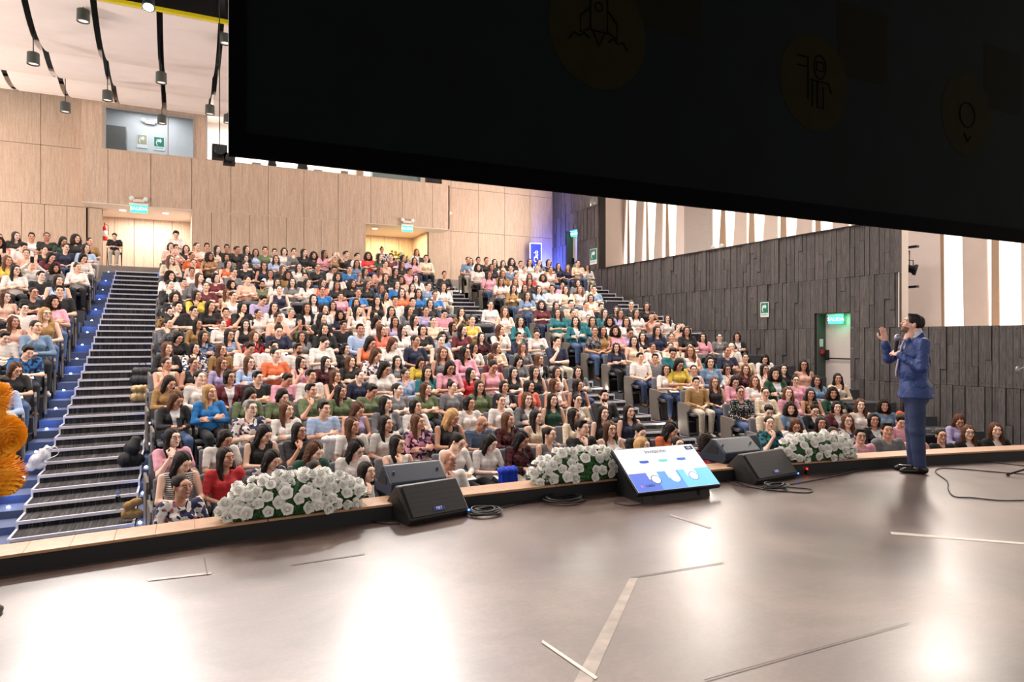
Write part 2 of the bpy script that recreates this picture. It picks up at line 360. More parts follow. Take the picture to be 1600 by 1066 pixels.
def wall_sign(name, c, w_, h_, n, mats, label, body=None):
    r = empty(name, c); tag(r, label, 'sign')
    r.rotation_euler = (0, 0, n)
    m = MB(); m.box((-w_ / 2, -0.012, -h_ / 2), (w_ / 2, 0, h_ / 2)); obj('plate', m, mats[0], r)
    m = MB(); m.box((-w_ / 2 + .02, -0.016, -h_ * .22), (w_ / 2 - .02, -0.012, h_ / 2 - .02)); obj('green_field', m, mats[1], r)
    m = MB(); k = w_ * 0.2      # running figure and arrow pictogram
    for p in ([(-k, h_*.30), (k*.4, h_*.30), (k*.4, h_*.38), (k*1.3, h_*.2), (k*.4, h_*.03), (k*.4, h_*.11), (-k, h_*.11)],): m.prism(p, -0.019, -0.016, 'y')
    m.prism([(-k*1.5, h_*.05), (-k*1.1, h_*.28), (-k*.6, h_*.28), (-k*1.0, h_*.0), (-k*.6, -h_*.15), (-k*1.0, -h_*.16)], -0.019, -0.016, 'y')
    obj('pictogram', m, mats[0], r)
    if body: text(body, h_ * 0.17, mats[1], r, (0, -0.014, -h_ * 0.34), (PI / 2, 0, 0))
    return r
M_signw = plain('sign_white', (225, 232, 228), 0.5)
wall_sign('arrow_sign', (-0.60, YB2 + 1.99, 8.72), 0.36, 0.5, 0, (M_signw, M_green), 'green exit arrow sign on the wall behind the upper left window', 'SALIDA')
wall_sign('notice_sign', (-1.15, YB2 + 1.99, 8.74), 0.34, 0.5, 0, (M_signw, plain('sign_tan', (170, 165, 135), 0.5)), 'tan notice sign left of the arrow sign behind the window')
def emergency_light(c, n, label):
    r = empty('emergency_light', c); r.rotation_euler = (0, 0, n); tag(r, label, 'lamp')
    m = MB(); m.box((-0.16, -0.08, 0), (0.16, 0, 0.1)); obj('housing', m, M_white, r, bevel=0.01)
    for sx in (-1, 1):
        m = MB(); Mx = Matrix.Translation((sx * 0.2, -0.07, 0.12)) @ Matrix.Rotation(PI / 2 + 0.3, 4, 'X')
        m.lathe([(0.02, -0.06), (0.07, 0.0), (0.075, 0.03), (0.06, 0.035)], (0, 0, 0), 12, Mx); obj('lamp_head', m, M_signw, r, True)
    return r
emergency_light((-0.90, YB2 + 1.98, 9.38), 0, 'twin-head emergency light on the wall behind the upper left window')
emergency_light((15.9, 17.05, 4.42), -PI / 2, 'twin-head emergency light on the grey pillar above the dark board wall')
# control room behind balcony
m = MB(); m.box((0.93, 29.0, ZB - 1.2), (10.0, 29.1, 10.2)); tag(obj('wall_control_room', m, M_white), kind='structure')
m = MB(); m.box((0.93, YB1 + 0.25, ZB - 1.1), (9.9, 29.0, ZB - 1.0)); tag(obj('floor_control_room', m, M_white), kind='structure')
m = MB(); m.box((0.93, YB1 + 0.25, 9.95), (WX, 29.0, 10.05)); tag(obj('ceiling_control_room', m, M_white), kind='structure')
m = MB(); m.box((9.7, YB1 + .2, ZB + .5), (WX, YB1 + .3, 10)); 
lamp('AREA', 'control_room_light', (3.2, 27.6, 9.8), 260, (1, 0.96, 0.94), 4.5, (3.2, 27.6, 0), size_y=1.5)
lamp('AREA', 'control_room_light', (7.6, 27.6, 9.8), 90, (1, 0.9, 0.85), 2.5, (7.6, 27.6, 0), size_y=1.5)
def booth_box(name, pa, pb, ytop, z0, mat, Y, label, cat):
    a, b = on_y(pa, 260, Y), on_y(pb, 260, Y); t = on_y((pa + pb) / 2, ytop, Y)
    m = MB(); m.box((a.x, Y, z0), (b.x, Y + 0.3, t.z)); return tag(obj(name, m, mat, bevel=0.01), label, cat)
M_scr = plain('monitor_back', (30, 34, 38), 0.5); M_greyp = plain('booth_grey', (150, 142, 134), 0.6); M_greenw = plain('booth_glass_green', (130, 150, 150), 0.4)
for pa, pb, lb in ((420, 431, 'left dark post in the control booth above the balcony'), (466, 480, 'right dark post in the control booth above the balcony')):
    a, b = on_y(pa, 260, 26.4), on_y(pb, 260, 26.4); m = MB(); m.box((a.x, 26.4, ZB - 1), (b.x, 26.6, 9.95)); m.box((a.x - .02, 26.38, 7.9), (b.x + .02, 26.62, 7.98)); tag(obj('booth_post', m, M_scr), lb, 'post')
booth_box('monitor', 394, 408, 254, ZB - .3, M_greyp, 26.2, 'small grey monitor back on the control booth desk, left', 'monitor')
booth_box('monitor', 491, 504, 265, ZB - .3, M_greyp, 26.2, 'small grey monitor back right of the second dark booth post', 'monitor')
booth_box('booth_partition', 533, 544, 267, ZB - .8, M_greyp, 27.2, 'grey partition edge in the control booth', 'partition')
booth_box('booth_window', 582, 657, 262, ZB - .8, M_greenw, 26.8, 'long grey green glass screen above the balcony at right', 'partition')
booth_box('booth_counter', 557, 568, 262, ZB - .8, M_wall, 26.5, 'wood clad booth pier above the balcony', 'partition')
# portals: side walls, ceilings, backs
for (a, b, yb, lit, warm) in ((PL[0], PL[1], 28.0, 105, (1, 0.93, 0.86)), (PR[0], PR[1], 28.2, 130, (1, 0.78, 0.42))):
    pr = empty('wall_lobby'); tag(pr, kind='structure')
    panels(pr, yb, rng(a - 0.5, b + 0.02, 0.61, b), LAND, ZJ); core(pr, (a - .5, yb + .05, LAND), (b + .1, yb + .2, ZJ))
    m = MB(); m.box((b, YB2 if b > 5 else YB1 + .06, LAND), (b + 0.05, yb, ZJ)); m.box((a - 0.45, YB2 if a < 0 else YB1, LAND), (a - 0.4, yb, ZJ))
    m.box((a - 0.4, YB2 + 0.28, LAND), (a, YB2 + 0.31, ZJ)) if a < 0 else None
    obj('side_wall', m, M_wall, pr)
    lamp('AREA', 'lobby_light', ((a + b) / 2, YB2 + 0.7, ZJ - 0.06), lit, warm, 1.8, ((a + b) / 2, YB2 + 0.7, 0), size_y=0.8)
    for q in (0.22, 0.7):
        m = MB(); cx = a + (b - a) * q; m.lathe([(0.001, 0), (0.09, 0), (0.09, -0.012), (0.001, -0.014)], (cx, YB2 + 0.1, ZJ - 0.022), 16)
        tag(obj('ceiling_downlight', m, M_lumi), 'recessed downlight in the soffit of the %s portal, %s' % ('left' if a < 0 else 'right', 'left one' if q < .5 else 'right one'), 'lamp')
def exit_sign(c, n, label, w_=0.42, h_=0.22):
    r = empty('exit_sign', c); r.rotation_euler = (0, 0, n); tag(r, label, 'sign')
    m = MB(); m.box((-w_ / 2 - .03, -0.05, h_ / 2), (w_ / 2 + .03, 0.03, h_ / 2 + 0.07)); obj('housing', m, M_signw, r, bevel=0.008)
    m = MB(); m.box((-w_ / 2, -0.012, -h_ / 2), (w_ / 2, -0.002, h_ / 2)); obj('sign_panel', m, M_greenlit, r)
    text('SALIDA', h_ * 0.62, M_whlit, r, (0, -0.016, 0.01), (PI / 2, 0, 0)); return r
p = on_y(217, 326, YB1 - 0.02); exit_sign((p.x, YB1 - 0.04, 5.76), 0, 'green lit SALIDA sign hanging over the left portal', 0.5, 0.24)
emergency_light((p.x, YB1, 5.98), 0, 'twin-head emergency light above the left portal exit sign')
p = on_y(636, 355, YB1 - 0.02); exit_sign((p.x, YB1 - 0.04, 5.76), 0, 'green lit SALIDA sign hanging over the right portal', 0.42, 0.22)
emergency_light((p.x, YB1, 5.98), 0, 'twin-head emergency light above the right portal exit sign')
def extinguisher(c, label):
    r = empty('fire_extinguisher', c); tag(r, label, 'extinguisher')
    red = M_red; m = MB(); m.lathe([(0.01, 0), (0.08, 0.01), (0.085, 0.05), (0.085, 0.40), (0.06, 0.46), (0.025, 0.50), (0.025, 0.54), (0.01, 0.545)], (0, 0, 0), 16); obj('cylinder', m, red, r, True)
    m = MB(); m.lathe([(0.0865, 0.14), (0.0865, 0.33)], (0, 0, 0), 16); obj('paper_label', m, M_signw, r, True)
    m = MB(); m.box((-0.015, -0.09, 0.54), (0.015, 0.03, 0.56)); m.box((-0.012, -0.09, 0.58), (0.012, 0.03, 0.595)); m.box((-.01, .01, .54), (.01, .03, .6)); obj('handle', m, M_black, r)
    m = MB(); m.tube([(0.03, 0, 0.55), (0.10, 0, 0.52), (0.11, 0, 0.40), (0.10, 0, 0.2)], 0.01, 6); obj('hose', m, M_black, r, True)
M_red = plain('extinguisher_red', (200, 30, 28), 0.35)
M_pil = plain('pillar_grey', (186, 176, 170), 0.7)
p = on_y(164.5, 380, YB2 + 0.7); extinguisher((p.x, YB2 + 0.5, 4.85), 'red fire extinguisher on the left reveal of the left portal')
p = on_y(664.5, 408, 27.5); extinguisher((8.95, 27.3, LAND + 0.9), 'red fire extinguisher on the right reveal of the right portal')
extinguisher(tuple(on_x(945, 418, 16.2)), 'red fire extinguisher at the left end of the lit gallery')
# ---- side wall of dark vertical boards
wr = empty('wall_right'); tag(wr, kind='structure')
CZ = [-1.3, 0.53, 1.79, 3.046, 4.29]
CZ2 = [4.29, 5.55, 6.8, 8.05, 9.5]
YA, YD = 10.18, 22.6
D0, D1, DT = 11.39, 12.42, 2.18                                    # lower door opening
E0, E1, ET = 24.2, 25.1, 6.13                                      # upper door opening
m = MB()
m.box((WX + .03, 4.0, -1.3), (WX + .3, D0, 1.79)); m.box((WX + .03, YA, 1.79), (WX + .3, D0, 4.27)); m.box((WX + .03, D0, DT), (WX + .3, D1, 4.27)); m.box((WX + .03, D0, -1.3), (WX + .3, D1, 0))
m.box((WX + .03, D1, -1.3), (WX + .3, E0, 4.27)); m.box((WX + .03, YD, 4.27), (WX + .3, E0, 9.6)); m.box((WX + .03, E0, ET), (WX + .3, E1, 9.6)); m.box((WX + .03, E1, -1), (WX + .3, YB2 + .3, 9.6)); m.box((WX + .03, E0, -1), (WX + .3, E1, LAND))
obj('backing', m, M_gap, wr)
rb = random.Random(5); near = 0; rest = MB(); holes = MB(); BW = 0.1305
def board(Y, z0, z1):
    global near
    cuts = [z0, z1] if rb.random() < 0.65 else [z0, z0 + (z1 - z0) * rb.uniform(0.25, 0.75), z1]
    for a, b in zip(cuts[:-1], cuts[1:]):
        t = rb.choice((0, 0.006, 0.012, 0.020, 0.032)) + rb.uniform(0, 0.004)
        lo, hi = (WX - 0.006 - t, Y + 0.005, a + 0.004), (WX + 0.03, Y + BW - 0.005, b - 0.004)
        if Y < 15.5 and near < 299 and Y > 5.5:
            mm = MB(); mm.box(lo, hi); obj('board', mm, M_board, wr); near += 1
        else: rest.box(lo, hi)
        if Y < 18:
            for zz in ((a + 0.07,) if a == z0 else ()) + ((b - 0.07,) if b == z1 else ()):
                mx = Matrix.Translation((WX - 0.007 - t, Y + BW / 2, zz)) @ Matrix.Rotation(-PI / 2, 4, 'Y'); holes.lathe([(0.001, 0), (0.012, 0), (0.012, 0.002), (0.001, 0.002)], (0, 0, 0), 6, mx)
k = 0
while 4.0 + k * BW < YB2:
    Y = 4.0 + k * BW; k += 1
    zs = CZ[:3] if Y < YA - 0.06 else (CZ + CZ2[1:] if Y >= YD else CZ)
    for z0, z1 in zip(zs[:-1], zs[1:]):
        if D0 - 0.06 < Y < D1 - 0.06 and z0 < DT: 
            if z1 > DT: board(Y, DT, z1)
            continue
        if E0 - 0.06 < Y < E1 - 0.06:
            if z1 <= LAND: pass
            elif z0 < ET:
                if z1 > ET: board(Y, ET, z1)
                continue
        board(Y, z0, z1)
tag(obj('board_field', rest, M_board, wr), kind='stuff'); tag(obj('bolt_hole', holes, M_black, wr), kind='stuff')
m = MB(); m.box((WX - .05, YA, 4.27), (WX + .3, YD, 4.30)); obj('wall_cap', m, M_gap, wr)
m = MB(); m.box((WX - .03, YA - 0.02, 1.79), (WX + .3, YA, 4.3)); obj('wall_edge', m, M_white, wr)
# doors
def wall_door(name, y0, y1, z0, z1, sign_label):
    r = empty(name); tag(r, kind='structure'); X = WX + 0.3
    m = MB(); m.box((X, y0 - .3, z0), (X + .06, y1, z1)); obj('door_leaf', m, M_door, r)
    m = MB(); m.box((WX, y1 - .015, z0), (X + .06, y1, z1)); m.box((WX, y0, z1 - .02), (X + .06, y1, z1)); obj('door_reveal', m, plain('reveal_grey_green', (74, 84, 80), 0.6), r)
    zb = z0 + 1.02
    m = MB(); m.tube([(X - .07, y0, zb), (X - .07, y1 - .1, zb)], 0.018, 8); obj('push_bar', m, M_steel, r, True)
    m = MB(); m.box((X - .08, y1 - .13, zb - .05), (X, y1 - .06, zb + .22)); obj('door_handle', m, M_black, r, bevel=0.01)
    exit_sign((WX + 0.16, (y0 + y1) / 2 + .08, z1 - 0.17), -PI / 2 + 0.35, sign_label, 0.36, 0.2)
    lamp('POINT', 'exit_sign_glow', (WX + 0.08, (y0 + y1) / 2 - .05, z1 - 0.2), 2.6, (0.1, 1.0, 0.5), 0.05)
wall_door('door_1', D0, D1, 0.0, DT, 'green lit SALIDA sign above the white door beside the stage')
wall_door('door_2', E0, E1, LAND, ET, 'green lit SALIDA sign above the white door at the top corner')
m = MB(); m.box((-.06, -.01, -.1), (.06, 0, .1)); o = obj('small_notice', m, M_signw); o.location = (WX + .13, D1 - .02, 1.42); tag(o, 'small white notice on the reveal of the lower white door', 'sign')
m = MB(); m.box((-.05, -.05, -.05), (.05, 0, .05)); o = obj('alarm_button', m, M_red, bevel=.01); o.location = (WX + .15, D1 - .02, 1.18); tag(o, 'red alarm button below the small notice by the lower door', 'button')
p = on_x(1195, 484, WX - .03); wall_sign('exit_route_sign', tuple(p), 0.30, 0.42, -PI / 2, (M_signw, M_green), 'green exit sign on the dark board wall, middle', 'SALIDA')
p = on_x(927.5, 401, WX - .03); wall_sign('exit_route_sign', tuple(p), 0.5, 0.62, -PI / 2, (M_signw, M_green), 'green exit sign on the dark board wall beside the top door', 'SALIDA')
# ---- lit gallery behind the board wall: white outer wall, backlit strips, tapered fins
GX = 16.6
wg = empty('wall_gallery'); tag(wg, kind='structure')
m = MB(); m.box((GX + .12, 2, 0), (GX + .2, YB2, 10)); obj('backing', m, M_white, wg)
m = MB(); m.box((GX + .06, 2, 1.5), (GX + .1, 23.6, 9.9)); obj('backlit_diffuser', m, M_glow, wg)
m = MB(); m.box((WX + .40, 2, 1.5), (GX, YB2, 1.6)); obj('gallery_floor', m, M_white, wg)
m = MB(); m.box((WX + .3, 23.4, 1.6), (GX + .1, 23.5, 9.9)); obj('end_wall', m, M_fin, wg)
m = MB(); m.box((WX + .3, 9.35, 1.6), (GX + .05, 9.4, 1.62)); 
YF0, YF1 = 3.0, 23.4
def fin(pt0, pt1, pb0, pb1, mat, name, ytop, ybot, depth=0.05, X=None):
    X = X or GX
    a0, a1 = on_x(pt0, ytop, X).y, on_x(pt1, ytop, X).y; b0, b1 = on_x(pb0, ybot, X).y, on_x(pb1, ybot, X).y
    zt, zb = on_x((pt0 + pt1) / 2, ytop, X).z, on_x((pb0 + pb1) / 2, ybot, X).z
    e = lambda t, b, z: b + (t - b) * (z - zb) / (zt - zb)
    Z0, Z1 = 1.6, 9.9; cl = 0.35
    q = lambda v: e(*v)
    zlo, zhi = max(Z0, zb - cl), min(Z1, zt + 0.5)
    y = [e(a0, b0, zlo), e(a1, b1, zlo), e(a1, b1, zhi), e(a0, b0, zhi)]
    poly = [(y[0], zlo), (y[1], zlo), (y[2], zhi), (y[3], zhi)]
    m = MB(); m.prism(poly, X, X + depth, 'x')
    m.box((X, min(y[2], y[3]), zhi), (X + depth, max(y[2], y[3]), Z1)) if zhi < Z1 else None
    m.box((X, min(y[0], y[1]), Z0), (X + depth, max(y[0], y[1]), zlo)) if zlo > Z0 else None
    return obj(name, m, mat, wg)
fin(936, 951, 936, 952, M_ceil, 'fin', 318, 416); fin(951, 954.5, 952, 956.5, M_fin2, 'fin_edge', 318, 416)
F1 = [(965, 977.5, 961.5, 973.5), (994, 1005.5, 991, 1002.5), (1025, 1035, 1021, 1033.5)]
for a in F1: fin(*a, M_fin, 'fin', 322, 408)
for a in [(980.5, 982, 980, 983.5), (1009.5, 1011, 1009.5, 1013.5), (1040.5, 1043, 1039.5, 1045.5)]: fin(*a, M_fin2, 'fin_edge', 322, 408, 0.03)
fin(1057, 1069, 1055, 1069, M_ceil, 'fin', 330, 395); fin(1069, 1112, 1069, 1112, M_pil, 'pillar_panel', 330, 390, 0.05, 16.35)
for a in [(1148, 1165.5, 1146, 1165.5), (1194.5, 1214, 1192, 1214), (1245, 1268, 1243, 1268), (1301, 1325, 1300, 1325)]: fin(*a, M_fin, 'fin', 340, 375)
for a in [(1126, 1132.5, 1124, 1133.5), (1170.5, 1177.5, 1169.5, 1178.5), (1219.5, 1227.5, 1219, 1228), (1274, 1281.5, 1274, 1282)]: fin(*a, M_fin2, 'fin_edge', 340, 375, 0.03)
fin(1395, 1469, 1395, 1471, M_ceil, 'fin', 370, 505); fin(1469, 1474, 1471, 1475, M_fin2, 'fin_edge', 370, 505, 0.03)
fin(1503.5, 1541, 1505.5, 1544, M_fin, 'fin', 370, 505); fin(1549, 1560, 1549, 1561, M_fin2, 'fin_edge', 370, 505, 0.03)
fin(1595, 1640, 1596, 1640, M_fin, 'fin', 370, 505); fin(1330, 1345, 1330, 1345, M_fin, 'fin', 370, 505); fin(1352, 1372, 1352, 1372, M_fin, 'fin', 370, 505)
lamp('AREA', 'gallery_light', (15.9, 17, 9.7), 160, (1, 0.86, 0.76), 0.5, (16.4, 17, 2), size_y=10)
lamp('AREA', 'gallery_light', (15.9, 8, 9.7), 170, (1, 0.86, 0.76), 0.5, (16.4, 8, 2), size_y=6)
# ---- left wall out of frame, roof slab
m = MB(); m.box((-11.1, 5, -1.3), (-11, 31, 10)); tag(obj('wall_left', m, M_board), kind='structure')
m = MB(); m.box((-11, 5.0, 10.6), (17, 31, 10.8)); ceil = obj('ceiling', m, M_void); tag(ceil, kind='structure')
# ---- curved ceiling reflectors
def reflector(X0, X1, Ya, za, Yb, zb, sag, parent):
    n = 8; vs = []; fs = []; th = 0.03
    for j in range(n + 1):
        t = j / n; Y = Ya + (Yb - Ya) * t; z = za + (zb - za) * t - sag * 4 * t * (1 - t)
        vs += [(X0, Y, z), (X1, Y, z), (X1, Y, z + th), (X0, Y, z + th)]
    for j in range(n):
        b = j * 4
        for a in range(4): fs.append((b + a, b + (a + 1) % 4, b + 4 + (a + 1) % 4, b + 4 + a))
    fs += [(0, 3, 2, 1), (n * 4, n * 4 + 1, n * 4 + 2, n * 4 + 3)]
    m = MB(); m.add(vs, fs); return obj('ceiling_panel', m, M_ceil, parent)
secs = [(25.28, 9.15, 22.5, 8.98, .30), (22.62, 8.80, 20.2, 8.86, .26), (20.32, 8.66, 17.6, 8.98, .30), (14.6, 8.9, 12.1, 8.9, .28), (12.2, 8.7, 9.7, 8.9, .28), (9.8, 8.6, 7.2, 8.9, .28)]
for sidx, (ya, za, yb, zb, sg) in enumerate(secs):
    for n in range(-8, 11):
        X1 = 0.87 + 1.3 * n; X0 = X1 - 1.17
        if X1 > WX + 1.5: continue
        reflector(X0, X1, ya, za, yb, zb, sg, ceil)
    m = MB(); m.box((-11, yb - 0.12, zb + .02), (WX, yb - 0.02, zb + .10))
    if sidx in (2, 3): obj('edge_channel', m, M_yellow, ceil)
m = MB()
for n in range(-8, 11):
    m.box((0.87 + 1.3 * n + .01, 7.4, 9.3), (0.87 + 1.3 * n + .12, 25.2, 9.5))
obj('panel_rail', m, M_void, ceil)
# dark rigging above the front edge
rg = empty('lighting_truss', (0, 16, 9.4)); tag(rg, 'dark steel lighting truss and ducts above the front edge of the white ceiling', 'truss')
for dy, dz in ((-0.5, -0.25), (0.0, 0.25), (0.5, -0.2), (1.0, 0.4)):
    m = MB(); m.tube([(-10, dy, dz), (14, dy, dz)], 0.05, 8); obj('truss_pipe', m, M_steel, rg, True)
for i in range(-9, 14):
    m = MB(); m.tube([(i, -0.5, -0.25), (i + .5, 0.0, 0.25), (i + 1, 0.5, -0.2)], 0.03, 6); obj('truss_brace', m, M_steel, rg, True)
m = MB(); m.box((-10, 0.75, 0.0), (14, 1.15, 0.5)); obj('duct', m, M_steel, rg)
m = MB(); m.box((-11, -5, 9.2), (17, 5.0, 9.3)); tag(obj('ceiling_light_block', m, M_void), kind='structure')  # unseen black slab added to keep world light from above off the stage floor
lt = on_y(232, 8, 16.2)
sp = empty('spotlight', tuple(lt)); tag(sp, 'bright spotlight shining down in front of the truss, top left', 'lamp')
mx = Matrix.Rotation(math.radians(155), 4, 'X'); m = MB(); m.lathe([(0.05, -0.22), (0.11, -0.18), (0.12, 0.05), (0.13, 0.06)], (0, 0, 0), 14, mx); obj('housing', m, M_lampb, sp, True)
m = MB(); m.lathe([(0.001, 0.062), (0.10, 0.064), (0.001, 0.066)], (0, 0, 0), 14, mx); obj('lens', m, plain('hot_lamp', (255, 250, 235), .3, emit=40), sp)
m = MB(); m.tube([(0, 0, 0.1), (0, 0.1, 0.6)], 0.015, 6); obj('yoke', m, M_steel, sp)
# pendant down-lights
pend = [(52, 92, 19.0), (102, 168, 22.4), (130, 25, 17.8), (168, 150, 21.6), (252, 122, 19.6), (253, 187, 24.0), (328, 172, 22.0), (352, 60, 17.9), (356, 186, 23.6)]
words = ['left, middle bay', 'leftmost of the lowest row', 'topmost, below the yellow edge', 'second of the lowest row from left', 'over the straight dark slot', 'in front of the upper window', 'beside the screen, lower', 'beside the screen near the yellow edge', 'lowest, half behind the screen edge']
for (px, py, Y), wd in zip(pend, words):
    p = on_y(px, py, Y); r = empty('pendant_lamp', tuple(p)); tag(r, 'grey cylinder pendant downlight ' + wd, 'lamp', 'pendant downlights under the white ceiling')
    m = MB(); m.lathe([(0.11, 0.14), (0.125, 0.13), (0.13, -0.10), (0.13, -0.13), (0.115, -0.13), (0.11, -0.08)], (0, 0, 0), 16); obj('shade', m, M_lampb, r, True)
    m = MB(); m.lathe([(0.001, -0.10), (0.105, -0.105), (0.001, -0.11)], (0, 0, 0), 12); obj('diffuser', m, M_lumi2, r)
    m = MB(); m.tube([(0, 0, 0.13), (0, 0, 9.34 - p.z)], 0.012, 6); obj('stem', m, M_steel, r)
# blue corner light and the lit frame
lamp('SPOT', 'blue_uplight_beam', (13.9, YB2 - 0.5, LAND + 0.3), 900, (0.08, 0.14, 1.0), 0.06, (14.9, YB2 + 0.1, 7.0), 1.5, 0.8)
lamp('SPOT', 'blue_uplight_beam', (14.2, YB2 - 0.7, LAND + 0.2), 800, (0.08, 0.14, 1.0), 0.06, (14.9, YB2 - .3, 5.5), 1.9, 0.9)
bn = empty('banner_frame', (13.82, YB2 - 0.42, LAND)); bn.rotation_euler = (0, 0, -0.25); tag(bn, 'white outlined upright banner frame with sideways lettering in the blue corner', 'banner')
M_neon = plain('neon_white', (215, 225, 255), 0.4, emit=1.8); M_ban = plain('banner_blue', (40, 60, 200), 0.5, emit=0.25)
bw, bh = 0.50, 1.9
m = MB(); m.box((-bw/2, 0, 0.02), (bw/2, 0.02, bh)); obj('panel', m, M_ban, bn)
m = MB()
for a, b in (((-bw/2 - .01, -.012, 0), (-bw/2 + .02, .022, bh)), ((bw/2 - .02, -.012, 0), (bw/2 + .01, .022, bh)), ((-bw/2, -.012, bh - .02), (bw/2, .022, bh + .01))): m.box(a, b)
obj('outline', m, M_neon, bn)
text('ess Club', 0.26, M_neon, bn, (0.02, -0.008, bh * 0.60), (PI / 2, -PI / 2, 0))
m = MB(); m.box((-.3, -.15, 0), (.3, .17, .02)); obj('foot', m, M_steel, bn)
# ---- projection screen seen from behind
ps = empty('projection_screen', (0.31, 4.0, 2.5)); tag(ps, 'huge black projection screen hanging over the stage, seen from behind', 'screen')
SB = on_y(357, 243, 4.0); W_, H_ = 10.2, 6.2
M_scrb = plain('screen_back_cloth', (3, 9, 9), 0.9, noise=0.3, scale=2, spec=0.1); M_bord = plain('screen_border_black', (1, 1, 2), 0.9, spec=0.05)
M_olive = plain('screen_dim_olive', (20, 19, 6), 0.9, noise=0.15, scale=6, spec=0.05)
ps.location = (SB.x, 4.0, SB.z)
m = MB(); m.box((0.09, -0.004, 0.13), (W_ - .09, 0.004, H_)); obj('screen_cloth', m, M_scrb, ps)
m = MB(); m.box((0, -.02, 0), (W_, .02, .13)); m.box((0, -.02, .13), (.09, .02, H_)); m.box((W_ - .09, -.02, .13), (W_, .02, H_)); obj('border', m, M_bord, ps)
for i, px in enumerate((935, 1272, 1510)):
    c = on_y(px, (50, 130, 180)[i], 4.0) - ps.location
    m = MB(); m.prism([(c.x + .40 * math.cos(a * PI / 20), c.z + .40 * math.sin(a * PI / 20)) for a in range(40)], -0.006, -0.005, 'y'); obj('icon_disc', m, M_olive, ps)
    m = MB(); m.prism([(c.x + .28, c.z + .12), (c.x + .86, c.z + .12), (c.x + .92, c.z + .2), (c.x + .92, c.z + .75), (c.x + .28, c.z + .75)], -0.0055, -0.0045, 'y'); obj('icon_tab', m, plain('screen_dim_olive_tab', (13, 13, 5), .9, spec=.05), ps)
    m = MB(); X, Z = c.x, c.z
    def ln(pts, r=0.007): m.tube([(X + a, -0.008, Z + b) for a, b in pts], r, 5)
    if i == 0:
        ln([(-.07, .0), (-.07, .22), (0, .36), (.07, .22), (.07, .0), (-.07, 0)]); ln([(-.07, .16), (-.15, .08), (-.15, -.03), (-.07, .01)]); ln([(.07, .16), (.15, .08), (.15, -.03), (.07, .01)])
        ln([(-.05, 0), (0, -.1), (.05, 0)]); ln([(.03 * math.cos(a), .17 + .03 * math.sin(a)) for a in np.linspace(0, 2 * PI, 13)])
        for s in (-1, 1): ln([(s * .08, -.06), (s * .12, -.03), (s * .16, -.06), (s * .20, -.04), (s * .24, -.09)])
    elif i == 1:
        ln([(.06 + .07 * math.cos(a), .14 + .10 * math.sin(a)) for a in np.linspace(0, 2 * PI, 17)]); ln([(.02, .18), (.1, .18), (.1, .11), (.02, .11), (.02, .18)])
        ln([(-.2, .12), (-.08, .12), (-.08, .2), (-.2, .2)]); ln([(-.08, .2), (-.08, -.14)]); ln([(-.03, .02), (-.03, -.2)]); ln([(.03, .02), (.03, -.2), (.1, -.2), (.1, -.02)]); ln([(-.05, .02), (.16, .02), (.2, -.06)])
    else: ln([(.12 * math.cos(a), .12 * math.sin(a)) for a in np.linspace(0, 2 * PI, 17)]); ln([(-.05, -.18), (.0, -.26), (.06, -.2)])
    obj('icon_lines', m, M_bord, ps)
# side lighting boom with a theatre spotlight beside the board wall
for px, py, lb in ((1421, 420, 'black theatre spotlight on a bracket by the gallery, right'),):
    p = on_x(px, py, 15.6); r = empty('theatre_spotlight', tuple(p)); tag(r, lb, 'lamp')
    mx = Matrix.Rotation(1.9, 4, 'X') @ Matrix.Rotation(0.6, 4, 'Y'); m = MB(); m.lathe([(0.06, -0.25), (0.09, -0.2), (0.09, 0.06), (0.13, 0.10), (0.13, 0.16), (0.11, 0.16)], (0, 0, 0), 14, mx); obj('housing', m, M_black, r, True)
    m = MB(); m.tube([(0, 0, 0), (0, 0, 0.42), (0, .4, 0.42)], 0.015, 6); m.tube([(-.14, 0, 0), (-.14, 0, .2), (.14, 0, .2), (.14, 0, 0)], .012, 6); obj('bracket', m, M_steel, r)
for py, lb in ((387, 'upper grey bracket shelf by the gallery edge'), (449, 'lower grey bracket shelf by the gallery edge')):
    p = on_x(1418, py, 15.6); m = MB(); m.box((-.05, -.25, -.025), (.05, .25, .025)); m.tube([(0, .2, 0), (0, .25, .3)], .01, 5); o = obj('bracket_shelf', m, M_steel); o.location = p; tag(o, lb, 'bracket')
for px, py, s, lb in ((343, 238, 1.0, 'dark stage light clamped at the lower left corner of the screen'), (358, 249, .8, 'small dark box light under the screen corner')):
    p = on_y(px, py, 15.0); m = MB(); m.box((-.14 * s, -.1, -.14 * s), (.14 * s, .12, .14 * s)); m.tube([(0, 0, .1), (0.0, 0, 10.6 - p.z)], .012, 6); m.lathe([(0.1 * s, -.2), (0.1 * s, -.1)], (0, 0, 0), 10, Matrix.Rotation(-PI / 2, 4, 'X') @ Matrix.Translation((0, 0, 0)))
    o = obj('stage_light', m, M_black, bevel=.01); o.location = p; tag(o, lb, 'lamp')
